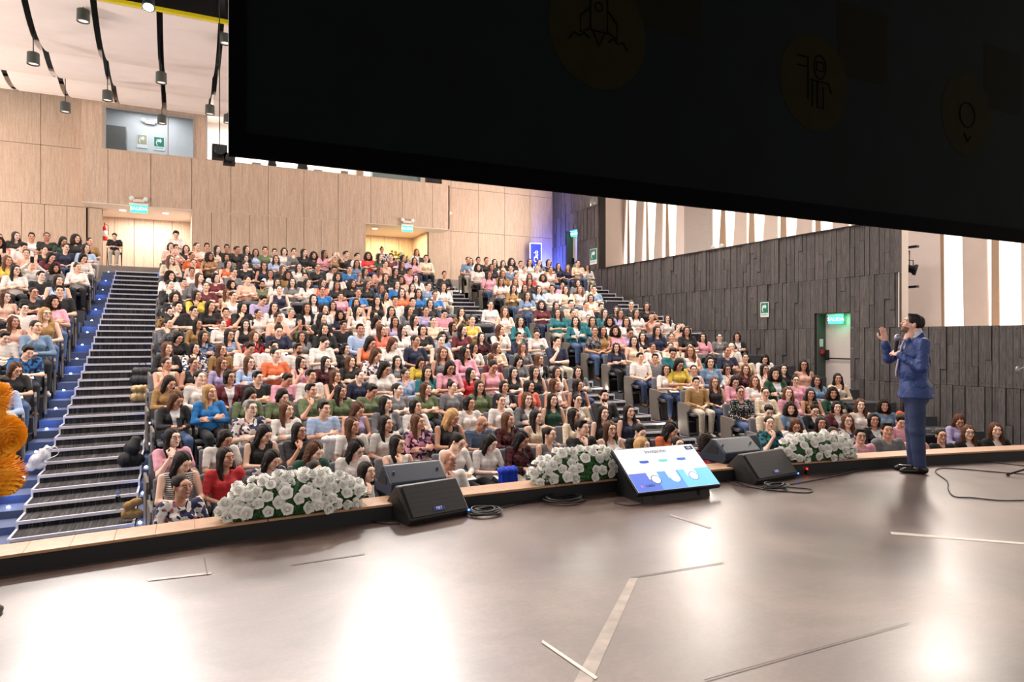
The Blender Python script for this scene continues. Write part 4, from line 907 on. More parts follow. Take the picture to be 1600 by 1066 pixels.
# ------------------------------------------------------------------ the audience: crop origin x, y then "cx cy code" in quarter pixels
# code: top colour, hair, then flags (k sleeveless, z long sleeves, v glasses, d looking down, h hand on chin, a arms raised, f floral, t stripes, q dots, S standing)
AUD = [
(0, 240, "5 470 Kl;90 492 Plv;135 472 Ol;65 525 Qc;222 500 Poz;265 488 Kl;385 487 Kp;360 495 Wsv;360 550 Wsd;495 515 Dld;580 500 Kc;625 525 Hpf;580 565 Bl;605 620 Wldz;455 562 Np;430 585 Kpk;310 612 Mld;125 640 Wovz;160 598 Sp;265 640 Yoz;420 660 Wpaz;565 685 Wpz;500 700 Gc;75 695 Wlv;20 735 Wo;185 735 Ksvz;360 755 Blk;155 812 Nshz;310 835 Kpv;275 880 Sovk;475 825 Ks;435 890 Pc;65 865 Ksz;20 600 Kla;405 935 Wsv;245 955 Hbvk;35 950 Jpk;"
 "1305 528 Sp;1360 555 Ws;1395 575 Cl;1480 545 Ks;1575 550 Kl;1070 558 Sl;1095 600 Spa;1185 568 Ws;1190 615 Op;1060 632 Co;1305 618 Hck;1210 660 Wpk;1425 665 Olk;1530 630 Kl;1590 595 Bl;1200 712 Wsk;1075 735 Wc;1350 725 Wp;1230 748 Goz;1370 745 Ml;1450 720 Gp;1570 765 Sp;1060 785 Kphz;1225 855 Ylh;1225 790 Gs;1345 800 Mp;1475 800 Wck;1585 795 Em;1090 868 Klz;1360 850 Cok;1455 860 Wpk;1235 925 Ksh;1350 920 Kl;1490 930 Klh;1070 960 Hsvf;1240 955 Ksv;1385 965 Rs;1545 975 Wp"),
(0, 440, "175 222 Sok;415 235 Jphz;125 300 Yoz;345 310 Wsd;315 388 Usdf;235 500 Kovd;130 580 Bsvwz;10 560 Wp;1040 235 Gphtz;1235 240 Hlvz;1395 240 Wp;1525 240 Klk;1140 310 Kldfz;1300 310 Jlfz;1430 300 Blvtk;1580 315 Rof;1060 380 Koz;1235 380 Wlhfz;1490 390 Hovz;1590 370 Wsd;1105 475 Cpkh;1310 475 Kpk;1480 475 Lovz;1100 580 Hldz;1305 555 Wpz;1520 555 Mlvz;1300 645 Ubz;1095 680 Kozdw"),
(0, 620, "115 165 Wlz;1075 200 Plvh;1385 195 Wld;1125 330 Wltdk;1410 320 Rl;1130 490 Wpfz;1535 512 Bpdz;1560 20 Wgvf"),
(300, 230, "205 615 Cl;280 585 Ks;295 620 Ksz;380 590 Kl;395 630 Gl;215 665 Gc;90 612 Kl;320 675 Kld;330 712 Kp;495 607 Es;495 635 Ws;570 612 Wl;590 630 Gshz;525 675 Bl;450 718 Nlk;665 617 Kl;690 655 Kc;755 613 Pl;660 725 Wl;575 740 Ko;495 765 Wl;600 775 Hc;825 660 Hsa;860 625 Ks;890 662 Wsz;970 650 Rc;855 727 Kp;915 735 Wsd;965 740 Us;1070 665 Dl;1030 705 Jl;1055 755 Glk;1145 745 So;1135 637 Msz;1150 675 Ll;1205 710 Sp;1250 755 Kl;1310 710 Kl;1370 690 Plz;1360 755 Ps;245 760 Np;170 790 Mlz;265 840 Wlk;390 838 Em;545 862 Npk;490 820 Wl;610 815 Gl;715 822 Wlz;700 785 Ks;835 822 Qlk;910 785 Wc;950 838 Kl;1000 825 Kc;1065 835 Klz;1100 862 Uoz;1145 830 Ul;1215 788 Klz;1305 805 Sc;1350 845 Jsz;1400 795 Wl;1470 848 Wlz;875 868 Up;995 883 Up;915 908 Ps;1250 850 Slk;1315 880 Ol;1415 885 Ul;1505 900 Up;260 905 Glt;430 918 Lsd;160 895 Cck;445 965 Wl;585 970 Klz;795 920 Mlz;845 965 Slz;710 980 Wl;500 1005 Wg;950 990 Wlk;1025 945 Wlk;1075 995 Wlz;1165 930 Klk;1215 900 Cl;1270 930 Wsz;1190 990 Gl;1325 995 Lpz;1385 940 Ksz;1475 950 Klz;1550 1005 Psd"),
(360, 420, "110 262 Spz;265 255 Wgk;380 270 Sp;515 275 Klz;640 265 Nc;800 265 Wl;690 330 Ksz;935 290 Wld;1025 298 Llk;1160 280 Wl;1275 298 Cp;1410 243 Hlhf;1510 292 Ypk;85 318 Kl;425 320 Elak;250 338 Npd;560 340 Kl;835 345 Bsz;975 350 Qo;1095 345 Wlz;1225 350 Kl;1345 338 Glv;1460 345 Ml;135 392 Po;465 398 Gl;600 408 Wpd;755 405 Oldk;905 425 Wodz;1155 415 Np;1315 408 Gpk;1435 400 Bc;1535 400 Mlf;170 450 Ws;505 470 Wmv;655 478 Kl;345 490 Op;825 480 Wodf;1250 478 Gok;1375 480 Plvz;1520 470 Wlh;235 548 Bovz;400 550 Plvhk;580 558 Mlzf;725 545 Ko;880 545 Gl;1050 568 Wld;1195 552 Yld;1360 560 Pld;1475 555 Ppdk;250 640 Ksvt;475 650 Psdz;635 630 Wsz;795 635 Kohk;945 632 Np;1160 625 Bphz;1275 610 Tl;1440 620 Rlz;1590 615 Klk;155 735 Eld;295 740 Eld;490 718 Esh;680 728 El;855 710 Esd;1045 715 Gp;1225 712 Eo;1380 700 Gp;1560 700 El;105 815 Wgvfz;350 835 Woz;600 830 Bs;770 825 Lodk;975 798 Glz;1145 838 Wlqz;1260 910 Pofz;1370 865 Kbdk;1490 800 Wl;1490 915 Jxvtd;1055 920 Wl;870 930 Wo;400 965 Klvh;220 965 Kldfk"),
(340, 600, "585 345 Dodz;845 335 Wlvd;1125 325 Wlvhk;310 405 Wldfz;605 485 Sp;930 490 Klhz;1440 418 Wxhz;1500 295 Wpvdz"),
(660, 240, "95 630 Csz;155 645 Jpt;230 652 Wl;265 635 Ws;345 640 Ks;400 660 Kl;290 690 Wc;375 690 Kl;250 735 Ksz;355 735 Pl;480 668 Cl;525 655 Kc;595 648 Wl;560 672 Ws;655 655 Gl;715 655 Kl;555 697 Jst;645 705 Wp;720 695 Wg;745 685 Nl;795 708 Wpk;850 648 Cp;845 697 No;945 695 Wlhz;450 730 Ho;435 775 Wl;500 780 Wo;535 750 Sp;620 750 Rl;710 755 Wcf;600 780 Kl;415 818 Hlz;505 813 Kl;600 825 Bl;690 820 Wsz;765 825 Cl;875 805 Pp;880 825 Wok;965 820 Jst;1050 820 Cl;975 785 Gc;600 862 Jl;1055 880 Cl;565 920 Wpz;695 920 Mc;655 955 Wok;865 925 Kl;965 915 Cs;1045 925 Wp;750 968 Tl;860 975 Tp;955 970 Tl;1150 935 Ksz;1170 960 Klz;1275 932 Kl;1180 915 Kp;1355 970 Wl;1250 975 Ll;1475 1012 Wl;1365 1005 Sxa"),
(660, 400, "765 378 Tlz;860 368 Tg;965 378 Tlz;1050 375 Tlz;1175 378 Wc;1265 375 Wl;415 432 Woh;525 480 Nshz;465 555 Co;440 612 Moz;625 552 Goh;600 628 Gld;725 628 Koz;545 688 Klk;695 698 Wlhk;830 690 Glz;400 695 Klk;665 785 Ql;510 780 Klz;840 770 Wok;960 780 Nlk;945 868 Cpvz;815 860 Dlk;495 865 Wp;1135 835 Kmhz;680 855 Goz;875 450 Wpd;960 440 Gpf;925 505 Nsh;1075 435 Hlz;1095 495 Clk;1180 430 Pc;1085 550 Nl;1185 545 Wpz;1210 605 Ws;1330 678 Wl;1320 620 Gs;1320 560 Tsd;1305 475 Klk;1285 440 Lpd;1385 435 Nl;1440 490 Spk;1490 440 Kl;1435 540 Cph;1550 490 Pl;1480 630 Yld;1530 690 Wpk;1550 550 Kpk;1590 630 Jlz;1520 765 Hsz"),
(700, 560, "790 315 Clvz;975 300 Klk;1130 290 Nlk;450 325 Clk;285 350 Mofz;590 430 Gpk;835 385 Kshz;1020 395 Wovk;1185 400 Kpdz;1375 390 Old;1465 490 Mpv;1215 495 Sb;265 480 Wld;445 445 Mldzf;1590 475 Rcf"),
(900, 480, "640 110 Slak;790 160 Klz;670 165 Gpv;720 235 Wok;750 290 Tld;830 238 Np;975 225 Wxh;875 295 Cp;1025 290 Wld;670 360 Wlhv;800 360 Mofz;900 365 Wlvh;1040 365 Klfz;990 420 Pldz;1110 430 Woz;1225 380 Dcz;1235 425 Ppv;1355 330 Slvk;1400 430 Jlz;1500 415 Clhz;1030 495 Kpvqz;1190 500 Cpvz;1345 500 Poz;1475 515 Hlkf;1580 505 Dcz;735 450 Kovk;970 600 Csvd;1190 610 Jc;1215 680 Tphf;1370 685 Wovd;1425 605 Kpdz;1560 590 Mlz;1535 690 Klk;1485 780 Gpd"),
(1200, 520, "510 415 Wok;500 510 Wofv;460 590 Ppz;620 600 Psvz;685 420 Jcz;665 505 Klz;830 410 Ol;830 500 Psd;795 560 Gs;1010 600 Kpv;1190 500 Lodz;1160 580 Kovz;1400 565 Koz;985 590 Sp"),
]
COL = {'W': ((222, 216, 212), 'white'), 'K': ((26, 25, 28), 'black'), 'G': ((112, 112, 116), 'grey'), 'N': ((28, 34, 62), 'navy'), 'P': ((220, 158, 176), 'pink'), 'R': ((196, 48, 54), 'red'), 'O': ((214, 108, 66), 'orange'),
 'Y': ((206, 180, 70), 'yellow'), 'B': ((160, 182, 216), 'light blue'), 'U': ((34, 110, 176), 'bright blue'), 'E': ((98, 112, 78), 'olive green'), 'T': ((28, 110, 120), 'teal'), 'M': ((96, 34, 44), 'maroon'), 'C': ((214, 196, 172), 'cream'),
 'H': ((150, 116, 70), 'mustard brown'), 'L': ((170, 158, 198), 'lavender'), 'S': ((222, 176, 158), 'salmon'), 'D': ((26, 70, 54), 'dark green'), 'Q': ((224, 116, 96), 'coral'), 'J': ((108, 134, 164), 'denim blue')}
HAIR = {'l': ('long', (30, 22, 20), 'long dark hair'), 'o': ('wavy', (88, 56, 38), 'long brown hair'), 'b': ('long', (176, 138, 92), 'long blond hair'), 'g': ('short', (150, 146, 142), 'short grey hair'), 'p': ('tied', (32, 24, 20), 'dark hair tied back'),
 'c': ('curly', (42, 30, 24), 'dark curly hair'), 's': ('short', (30, 23, 20), 'short dark hair'), 'm': ('short', (26, 20, 18), 'short dark hair and beard'), 'x': (None, (0, 0, 0), 'bald head')}
SKINS = [(232, 190, 168), (224, 178, 154), (210, 160, 136), (194, 142, 118), (236, 200, 182)]
R0 = random.Random(11)
def hit_arc(px, s):
    d = px_ray(px, 531); a = d.x ** 2 + d.y ** 2; b = -2 * (d.x * XC + d.y * YC); c = XC ** 2 + YC ** 2 - (s - YC) ** 2
    t = (-b + math.sqrt(b * b - 4 * a * c)) / (2 * a); return d.x * t, d.y * t, t
folk = []
for ox, oy, txt in AUD:
    for e in txt.split(';'):
        cx, cy, code = e.split(); px, py = ox + int(cx) / 4, oy + int(cy) / 4; best = None
        for i in range(NROW):
            X, Y, t = hit_arc(px, ROW_S[i]); pr = 531 - (ROW_Z[i] + 1.225 - 1.5) / t * 1067
            if best is None or abs(pr - py) < abs(best[0]): best = (pr - py, i, X, t)
        folk.append(dict(px=px, py=py, code=code, row=best[1], X=best[2], t=best[3], err=best[0]))
seen = []                                                            # drop doubles read twice from overlapping views
for p in folk:
    if not any(abs(p['px'] - q['px']) < 5 and abs(p['py'] - q['py']) < 5 for q in seen): seen.append(p)
folk = seen
BL = lambda X: 0 if X < -1.1 else (1 if X < 8.45 else 2)
for i in range(NROW):
    for b in range(3):
        g = sorted([p for p in folk if p['row'] == i and BL(p['X']) == b], key=lambda p: p['X'])
        for it in range(30):
            for p, q in zip(g[:-1], g[1:]):
                dlt = 0.47 - (q['X'] - p['X'])
                if dlt > 0: p['X'] -= dlt / 2; q['X'] += dlt / 2
            for p in g:
                lo, hi = ((-20, -2.22), (-0.17, 7.75), (9.25, 13.7))[b]
                if i > 1 or b < 1: p['X'] = min(max(p['X'], lo), hi)
def clear(p):
    return p
occupied = {}
for p in folk:
    p['Y'] = arc_y(ROW_S[p['row']], p['X']); d = Vector((p['X'], p['Y'])); dep = p['X'] * FX + p['Y'] * FY; p['dep'] = dep
    want = 1.5 + (531 - p['py']) / 1067 * dep - ROW_Z[p['row']]; p['sc'] = min(max(want / 1.225, 0.93), 1.07)
    occupied.setdefault((p['row'], BL(p['X'])), []).append(p)
ORD = lambda n: '%d%s' % (n, 'th' if 10 <= n % 100 <= 20 else {1: 'st', 2: 'nd', 3: 'rd'}.get(n % 10, 'th'))
BN = ('left block', 'middle block', 'right block'); SN = ('left stairs', 'left stairs', 'middle stairs')
RN = ['front row', 'second row', 'third row', 'fourth row', 'fifth row', 'sixth row', 'seventh row', 'eighth row', 'ninth row', 'tenth row', '11th row', '12th row', '13th row', '14th row', '15th row', '16th row', '17th row', '18th row']
seats = []
for (i, b), g in occupied.items():
    g.sort(key=lambda p: p['X'])
    xs = [(p['X'], p) for p in g]; ext = []
    lo, hi = ((-9.0, -2.2), (-0.15, 7.75), (9.25, 13.6))[b]
    if i < 2 and b == 1: hi = 7.75
    pts = [x for x, _ in xs]
    for a, c in zip(pts[:-1], pts[1:]):
        n = int((c - a) / 0.56 + 0.12) - 1
        if c - a > 2.6: n = min(n, 1)
        for k in range(n): ext.append((a + (c - a) * (k + 1) / (n + 1), None))
    allx = sorted(xs + ext, key=lambda t: t[0])
    rev = allx[::-1] if b == 0 else allx
    for n, (x, p) in enumerate(rev): seats.append(dict(row=i, b=b, X=x, p=p, n=n + 1)); 
    for n, p in enumerate([p for _, p in rev if p]): p['n'] = n + 1; p['b'] = b
def facing(X, Y): fx, fy = XC - X, YC - Y; return math.atan2(fx, -fy)
# ---- seats
M_seatf = plain('seat_fabric_grey', (106, 108, 116), 0.95, noise=0.22, scale=90); M_shell = plain('seat_shell_black', (24, 24, 28), 0.6); M_side = plain('seat_end_panel', (108, 100, 94), 0.6, noise=.1)
def rbox(a, b, h, rnd, k=.004):
    f = Field(np.array(a) - .03, np.array(b) + .03, h); f.box(a, b, k, 'add', rnd); V, F = f.net(); return V, F
def seat_geo(h):
    B = rbox((-.235, .135, .40), (.235, .205, .87), h, .03); tilt = Matrix.Translation((0, .17, .42)) @ Matrix.Rotation(-0.16, 4, 'X') @ Matrix.Translation((0, -.17, -.42))
    P = rbox((-.225, -.27, .38), (.225, .16, .45), h, .03); return B, P, tilt
(Bv, Bf), (Pv, Pf), TL = seat_geo(.017)
me_back = npmesh('backrest', [(Bv, Bf, 0, TL)]); me_back.materials.append(M_seatf)
me_pan = npmesh('seat_pan', [(Pv, Pf, 0, None)]); me_pan.materials.append(M_seatf)
FOLD = Matrix.Translation((0, .13, .42)) @ Matrix.Rotation(-1.25, 4, 'X') @ Matrix.Translation((0, -.13, -.42))
me_fold = npmesh('seat_pan', [(Pv, Pf, 0, FOLD)]); me_fold.materials.append(M_shell)
mb = MB(); mb.box((-.215, .20, .30), (.215, .225, .84), TL); me_shell = mb.mesh('shell'); me_shell.materials.append(M_shell)
mb = MB(); mb.prism([(-.20, 0.0), (.20, 0.0), (.24, .60), (.22, .64), (-.12, .63), (-.24, .60), (-.24, .52), (-.12, .45)], -.017, .017, 'x'); me_side = mb.mesh('side_panel'); me_side.materials.append(M_side)
bb = bmesh.new(); bb.from_mesh(me_side); bmesh.ops.bevel(bb, geom=bb.edges, offset=.006, segments=1, affect='EDGES'); bb.to_mesh(me_side); bb.free()
for s in seats:
    s['Y'] = arc_y(ROW_S[s['row']], s['X']); s['dep'] = s['X'] * FX + s['Y'] * FY; s['px'] = 800 + (s['X'] * FY - s['Y'] * FX) / s['dep'] * 1067
seats = [s for s in seats if -120 < s['px'] < 1600]
seats.sort(key=lambda s: s['dep'] - (1.5 if s['p'] is None else 0))
rest_v, rest_f, rest_m, nn = [], [], [], 0
for idx, s in enumerate(seats):
    rz = facing(s['X'], s['Y']); z = ROW_Z[s['row']]
    if idx < 300:
        r = empty('auditorium_seat', (s['X'], s['Y'], z), rz)
        lab = ('grey upholstered seat under seated person' if s['p'] else 'empty grey upholstered seat folded up') + ', %s, %s, %s from %s' % (BN[s['b']], RN[s['row']], ORD(s['n']), SN[s['b']])
        tag(r, lab, 'seat', 'rows of grey auditorium seats')
        for me in (me_back, me_pan if s['p'] else me_fold, me_shell): obj(me.name.split('.')[0], me, None, r)
        o = obj('side_panel', me_side, None, r, loc=(-.275, 0, 0)); 
        if (s['n'] == 1): obj('side_panel', me_side, None, r, loc=(.275, 0, 0))
        s['obj'] = r
    else:
        Mx = Matrix.Translation((s['X'], s['Y'], z)) @ Matrix.Rotation(rz, 4, 'Z')
        for me, mi, off in ((me_back, 0, None), (me_shell, 1, None), (me_side, 2, -.275)):
            M2 = Mx @ Matrix.Translation((off or 0, 0, 0)); n = len(rest_v)
            rest_v += [tuple(M2 @ v.co) for v in me.vertices]; rest_f += [tuple(q + n for q in p.vertices) for p in me.polygons]; rest_m += [mi] * len(me.polygons)
if rest_f:
    m = bpy.data.meshes.new('distant_seats'); m.from_pydata(rest_v, [], rest_f); m.polygons.foreach_set('material_index', rest_m); m.update()
    for q in (M_seatf, M_shell, M_side): m.materials.append(q)
    o = bpy.data.objects.new('auditorium_seats', m); C.objects.link(o); tag(o, 'far rows of grey auditorium seats under the audience at the back', 'seats', kind='stuff')
# ---- people
def lin(c, j=0.0, r=None):
    k = 1 + (r.uniform(-j, j) if r else 0); q = srgb(*c); return (min(1, q[0] * k), min(1, q[1] * k), min(1, q[2] * k), 1)
def setup(p):
    R = random.Random(int(p['px'] * 7 + p['py'] * 13)); c = p['code']; fl = c[2:]; p['R'] = R
    p['male'] = c[1] in 'smx' and not ('E' == c[0]) ; p['beard'] = c[1] == 'm'
    p['pose'] = 'raise' if 'a' in fl else 'chin' if 'h' in fl else 'write' if ('d' in fl or 'w' in fl) else R.choice(['lap', 'lap', 'crossed', 'crossed', 'write' if not p['male'] else 'lap'])
    p['sleeve'] = 'none' if 'k' in fl else 'long' if 'z' in fl else 'short'
    p['cloth'] = 'floral' if 'f' in fl else 'stripe' if 't' in fl else 'dots' if 'q' in fl else 'open' if ('z' in fl and c[0] in 'KCMGDT' and c[1] in 'lopc') else 'plain'
    p['hair'] = HAIR[c[1]][0] if not (c[1] == 'l' and R.random() < .3) else R.choice(['wavy', 'bob'])
    if c[1] == 'p' and R.random() < .5: p['hair'] = 'bun'
    rz = facing(p['X'], p['Y']); tx, ty = 6.6 - p['X'], 3.8 - p['Y']; tgt = math.atan2(tx, -ty); rel = (tgt - rz + R.uniform(-.25, .25)); p['rz'] = rz + min(max(rel * .25, -.12), .12)
    yaw = min((-.3, .05, .4), key=lambda q: abs(q - rel)); p['rot'] = ((.42 if ('d' in fl or 'w' in fl) else -.06), 0.0, yaw if yaw != .05 else 0.0)
    p['skin'] = R.choice(SKINS); p['gl'] = 'v' in fl
    p['trs'] = R.choice([(44, 60, 96), (26, 26, 30), (70, 92, 130), (30, 32, 40), (190, 180, 165)])
for p in folk: setup(p)
folk.sort(key=lambda p: p['dep'])
WHAT = {'none': 'sleeveless top', 'short': 'short-sleeved top', 'long': 'long-sleeved top'}; PAT = {'floral': 'patterned ', 'stripe': 'striped ', 'dots': 'dotted ', 'open': '', 'plain': ''}
M_paper = plain('paper', (232, 230, 225), 0.7); M_phone = plain('phone_black', (18, 18, 20), 0.3); M_nb = plain('notebook_cover', (40, 44, 58), 0.6)
mb = MB(); mb.box((-.09, -.13, 0), (.09, 0, .008)); me_pad = mb.mesh('notepad'); me_pad.materials.append(M_paper)
mb = MB(); mb.box((-.037, -.004, 0), (.037, .004, .15)); mb.box((-.012, -.007, .115), (.012, -.004, .14)); me_ph = mb.mesh('phone'); me_ph.materials.append(M_phone)
def person(p, loc, rz, sc, label, group, stand=False):
    body = bpy.data.objects.new('person', body_mesh(p['pose'], p['male'], p['beard'], p['rot'], stand)); C.objects.link(body)
    body.location = loc; body.rotation_euler = (0, 0, rz); body.scale = (sc * (1.0 if not p['male'] else 1.03), sc, sc); body.color = lin(p['skin'], .06, p['R']); tag(body, label, 'person', group)
    def kid(name, me, mat, col):
        o = bpy.data.objects.new(name, me); C.objects.link(o); o.parent = body
        if mat:
            if not len(me.materials): me.materials.append(mat)
            o.material_slots[0].link = 'OBJECT'; o.material_slots[0].material = mat
        if col: o.color = col
        return o
    o = kid('top', top_mesh(p['pose'], p['sleeve'], p['male'], stand), M_cloth[p['cloth']], lin(COL[p['code'][0]][0], .08, p['R']))
    kid('trousers', trouser_mesh(stand), M_cloth['plain'], lin(p['trs'])); kid('shoes', shoe_mesh(stand), M_shoe, lin(p['R'].choice([(20, 20, 22), (200, 196, 190), (90, 60, 40)])))
    H = head_mat(p['rot'], .40 if stand else 0)
    if p['hair']:
        o = kid('hair', hair_mesh(p['hair']), M_hair, lin(HAIR[p['code'][1]][1], .25, p['R'])); o.matrix_local = H
    if p['gl']: o = kid('glasses', glasses_mesh(), M_frame, None); o.matrix_local = H
    return body
NP = 298
for p in folk[:NP]:
    z = ROW_Z[p['row']]
    hn = HAIR[p['code'][1]][2]; where = '%s, %s, %s from stairs' % (BN[p['b']], RN[p['row']], ORD(p['n']))
    lab = 'person, %s%s top, %s, %s' % (PAT[p['cloth']], COL[p['code'][0]][1], hn, where)
    person(p, (p['X'], p['Y'], z), p['rz'], p['sc'], lab, 'seated audience')
    if p['pose'] in ('write', 'raise'):
        ph = p['pose'] == 'raise' or p['R'].random() < .3; Mx = Matrix.Translation((p['X'], p['Y'], z)) @ Matrix.Rotation(p['rz'], 4, 'Z') @ Matrix.Scale(p['sc'], 4)
        o = bpy.data.objects.new('phone' if ph else 'notepad', me_ph if ph else me_pad); C.objects.link(o)
        L = (0, -.385, 1.10) if p['pose'] == 'raise' else (0, -.395, .70) if ph else (0, -.33, .665)
        o.matrix_world = Mx @ Matrix.Translation(L) @ Matrix.Rotation(-.5 if ph and p['pose'] != 'raise' else (0 if ph else .25), 4, 'X')
        tag(o, '%s held by the person in the %s, %s, %s from %s' % ('black phone' if ph else 'white notepad', BN[p['b']], RN[p['row']], ORD(p['n']), SN[p['b']]), 'phone' if ph else 'notepad', 'phones and notepads in the audience')
# the farther rows as one crowd
Vs, Fs, Cs, n = [], [], [], 0
def put(V, F, col, M):
    global n
    M = np.array(M); V = V @ M[:3, :3].T + M[:3, 3]
    if np.linalg.det(M[:3, :3]) < 0: F = F[:, ::-1]
    Vs.append(V); Fs.append(F + n); Cs.append(np.tile(np.array(col, np.float32), (len(V), 1)) if np.ndim(col) == 1 else col); n += len(V)
for p in folk[NP:]:
    Mx = Matrix.Translation((p['X'], p['Y'], ROW_Z[p['row']])) @ Matrix.Rotation(p['rz'], 4, 'Z') @ Matrix.Scale(p['sc'], 4); H = Mx @ head_mat(p['rot'], 0)
    V, F, mi = head_c(.010, False, False); sk = np.array(lin(p['skin'])); col = np.tile(sk, (len(V), 1)).astype(np.float32)
    for q, c_ in ((1, (28, 18, 14)), (2, (120, 100, 92)), (3, (50, 36, 30)), (4, (176, 92, 88))): col[np.unique(F[mi == q])] = srgb(*c_)
    put(V, F, col, H)
    for V, F, _, M in body_parts(p['pose'], False, .024, False): put(V, F, sk, Mx if M is None else Mx @ M)
    V, F = top_geo(p['pose'], p['sleeve'], False, .020, False); put(V, F, lin(COL[p['code'][0]][0], .08, p['R']), Mx)
    V, F = trouser_geo(.028, False); put(V, F, lin(p['trs']), Mx)
    if p['hair']: V, F = hair_c(p['hair'], .015); put(V, F, lin(HAIR[p['code'][1]][1], .25, p['R']), H)
V, F = np.concatenate(Vs), np.concatenate(Fs); m = npmesh('audience_far', [(V, F, 0, None)]); a = m.color_attributes.new('Col', 'FLOAT_COLOR', 'POINT'); a.data.foreach_set('color', np.concatenate(Cs).astype(np.float32).ravel()); m.materials.append(M_stuffcol)
o = bpy.data.objects.new('crowd', m); C.objects.link(o); tag(o, 'seated audience filling the far upper rows below the back wall', 'crowd', kind='stuff')
print('PEOPLE', len(folk), 'SEATS', len(seats), 'meanerr', sum(abs(p['err']) for p in folk) / len(folk), 'crowd quads', len(F))
# ------------------------------------------------------------------ the speaker (faces local -X, his left side is -Y)
sp0 = on_z(1430, 738, 0); th = math.atan2(sp0.x, sp0.y)              # line of sight
spk_rot = Matrix.Rotation(-th, 4, 'Z') @ Matrix.Rotation(0.16, 4, 'Z')
SPM = Matrix.Translation(sp0) @ spk_rot
M_suit = plain('suit_blue_wool', (36, 60, 118), 0.55, noise=.10, scale=60); 
for mt in (M_suit,):
    nt = mt.node_tree; n1 = nt.nodes.new('ShaderNodeTexNoise'); n1.inputs['Scale'].default_value = 7; n1.inputs['Detail'].default_value = 3; n1.inputs['Distortion'].default_value = 1.5; tc = nt.nodes.new('ShaderNodeTexCoord'); nt.links.new(tc.outputs['Object'], n1.inputs['Vector'])
    bp = nt.nodes.new('ShaderNodeBump'); bp.inputs['Strength'].default_value = .6; bp.inputs['Distance'].default_value = .05; nt.links.new(n1.outputs[0], bp.inputs['Height']); nt.links.new(bp.outputs[0], nt.nodes['Principled BSDF'].inputs['Normal'])
M_suit2 = plain('trouser_blue_wool', (30, 46, 84), 0.65, noise=.10, scale=60)
M_shirt = plain('shirt_pale_blue', (196, 206, 232), 0.6); M_tie = plain('tie_lilac_grey', (168, 160, 190), 0.5); M_leather = plain('shoe_leather_black', (20, 18, 18), 0.25)
LA = [(.05, -.205, 1.455), (.02, -.265, 1.185), (-.165, -.13, 1.325)]; RA = [(.03, .195, 1.455), (-.235, .235, 1.275), (-.275, .19, 1.455)]
V, F, mi = head_geo(.0042, True, 2); HS = Matrix.Translation((-.030, 0, 1.672)) @ Matrix.Rotation(-PI / 2, 4, 'Z') @ Matrix.Rotation(-.36, 4, 'X')
f = Field((-.12, -.12, 1.42), (.12, .12, 1.66), .006); f.cap((.03, 0, 1.42), (.005, 0, 1.61), .064, .058, .02); NV, NF = f.net()
hv, hf = hand_geo(.0038, .22, 0); gv, gf = hand_geo(.0038, 1.75, 1.0)
parts = [(V, F, mi, HS), (NV, NF, 0, None), (hv, hf, 0, frame((-.279, .188, 1.49), (-.16, -.10, 1), (.45, -1, .05), False)), (gv, gf, 0, frame((-.178, -.115, 1.337), (-.55, .75, .25), (-.35, -.5, .75), True))]
f = Field((-.36, -.33, 1.10), (.15, .30, 1.56), .009)
for A in (LA, RA): f.cap(A[1], A[2], .036, .027); 
f.cap(LA[2], (-.180, -.113, 1.34), .027, .025); f.cap(RA[2], (-.279, .188, 1.495), .027, .025); av, af = f.net(); parts.append((av, af, 0, None))
me = npmesh('person', parts)
M_stub = plain('stubble', (120, 84, 74), .7)
for q in (M_skin, M_eye, M_eyew, M_brow, M_lip, M_stub): me.materials.append(q)
spk = bpy.data.objects.new('person', me); C.objects.link(spk); spk.matrix_world = SPM; spk.color = srgb(226, 178, 160)
tag(spk, 'standing speaker in blue suit on the stage, looking up, one hand raised, holding a microphone', 'person')
f = Field((-.36, -.36, .78), (.26, .34, 1.60), .0075)
f.ell((.0, 0, 1.33), (.138, .185, .17), .04); f.ell((-.020, 0, 1.13), (.146, .175, .19), .06); f.ell((.005, 0, .93), (.168, .190, .15), .06); f.ell((.005, 0, .85), (.176, .196, .10), .05)
f.cap((.025, -.150, 1.462), (.025, .150, 1.462), .062, .062, .05); f.cap((.035, 0, 1.48), (.03, 0, 1.535), .085, .074, .03)
for A in (LA, RA):
    f.cap(A[0], A[1], .068, .056, .03); f.cap(A[1], A[2], .056, .044, .02)
for a, b, r in (((-.03, -.285, 1.25), (.08, -.275, 1.22), .008), ((-.05, -.27, 1.215), (.07, -.285, 1.30), .007), ((-.06, -.235, 1.28), (.0, -.30, 1.26), .008), ((-.10, -.23, 1.24), (-.06, -.20, 1.32), .007), ((.10, -.15, 1.40), (.12, -.19, 1.20), .008)):
    f.cap(a, b, r, r, .012)
[f.cap((-.075, q * .085, 1.51), (-.150, q * .022, 1.20), .020, .012, .008) for q in (-1, 1)]; f.cap((-.20, -.01, 1.56), (-.200, 0, 1.16), .066, .010, .006, 'sub'); f.cap((-.045, 0, 1.56), (-.13, 0, 1.46), .066, .066, .01, 'sub'); f.cap((.01, 0, 1.54), (-.01, 0, 1.7), .062, .07, .008, 'sub')
f.box((-.4, -.4, .7), (.4, .4, .84), .012); f.box((-.40, -.012, .83), (-.15, .012, 1.12), .006); f.box((.13, -.008, .8), (.3, .008, 1.0), .006)
f.noise(.0022, 38, 4); V, F = f.net(); o = obj('suit_jacket', npmesh('suit_jacket', [(relax(V, F, 3, .5), F, 0, None)]), M_suit, spk)
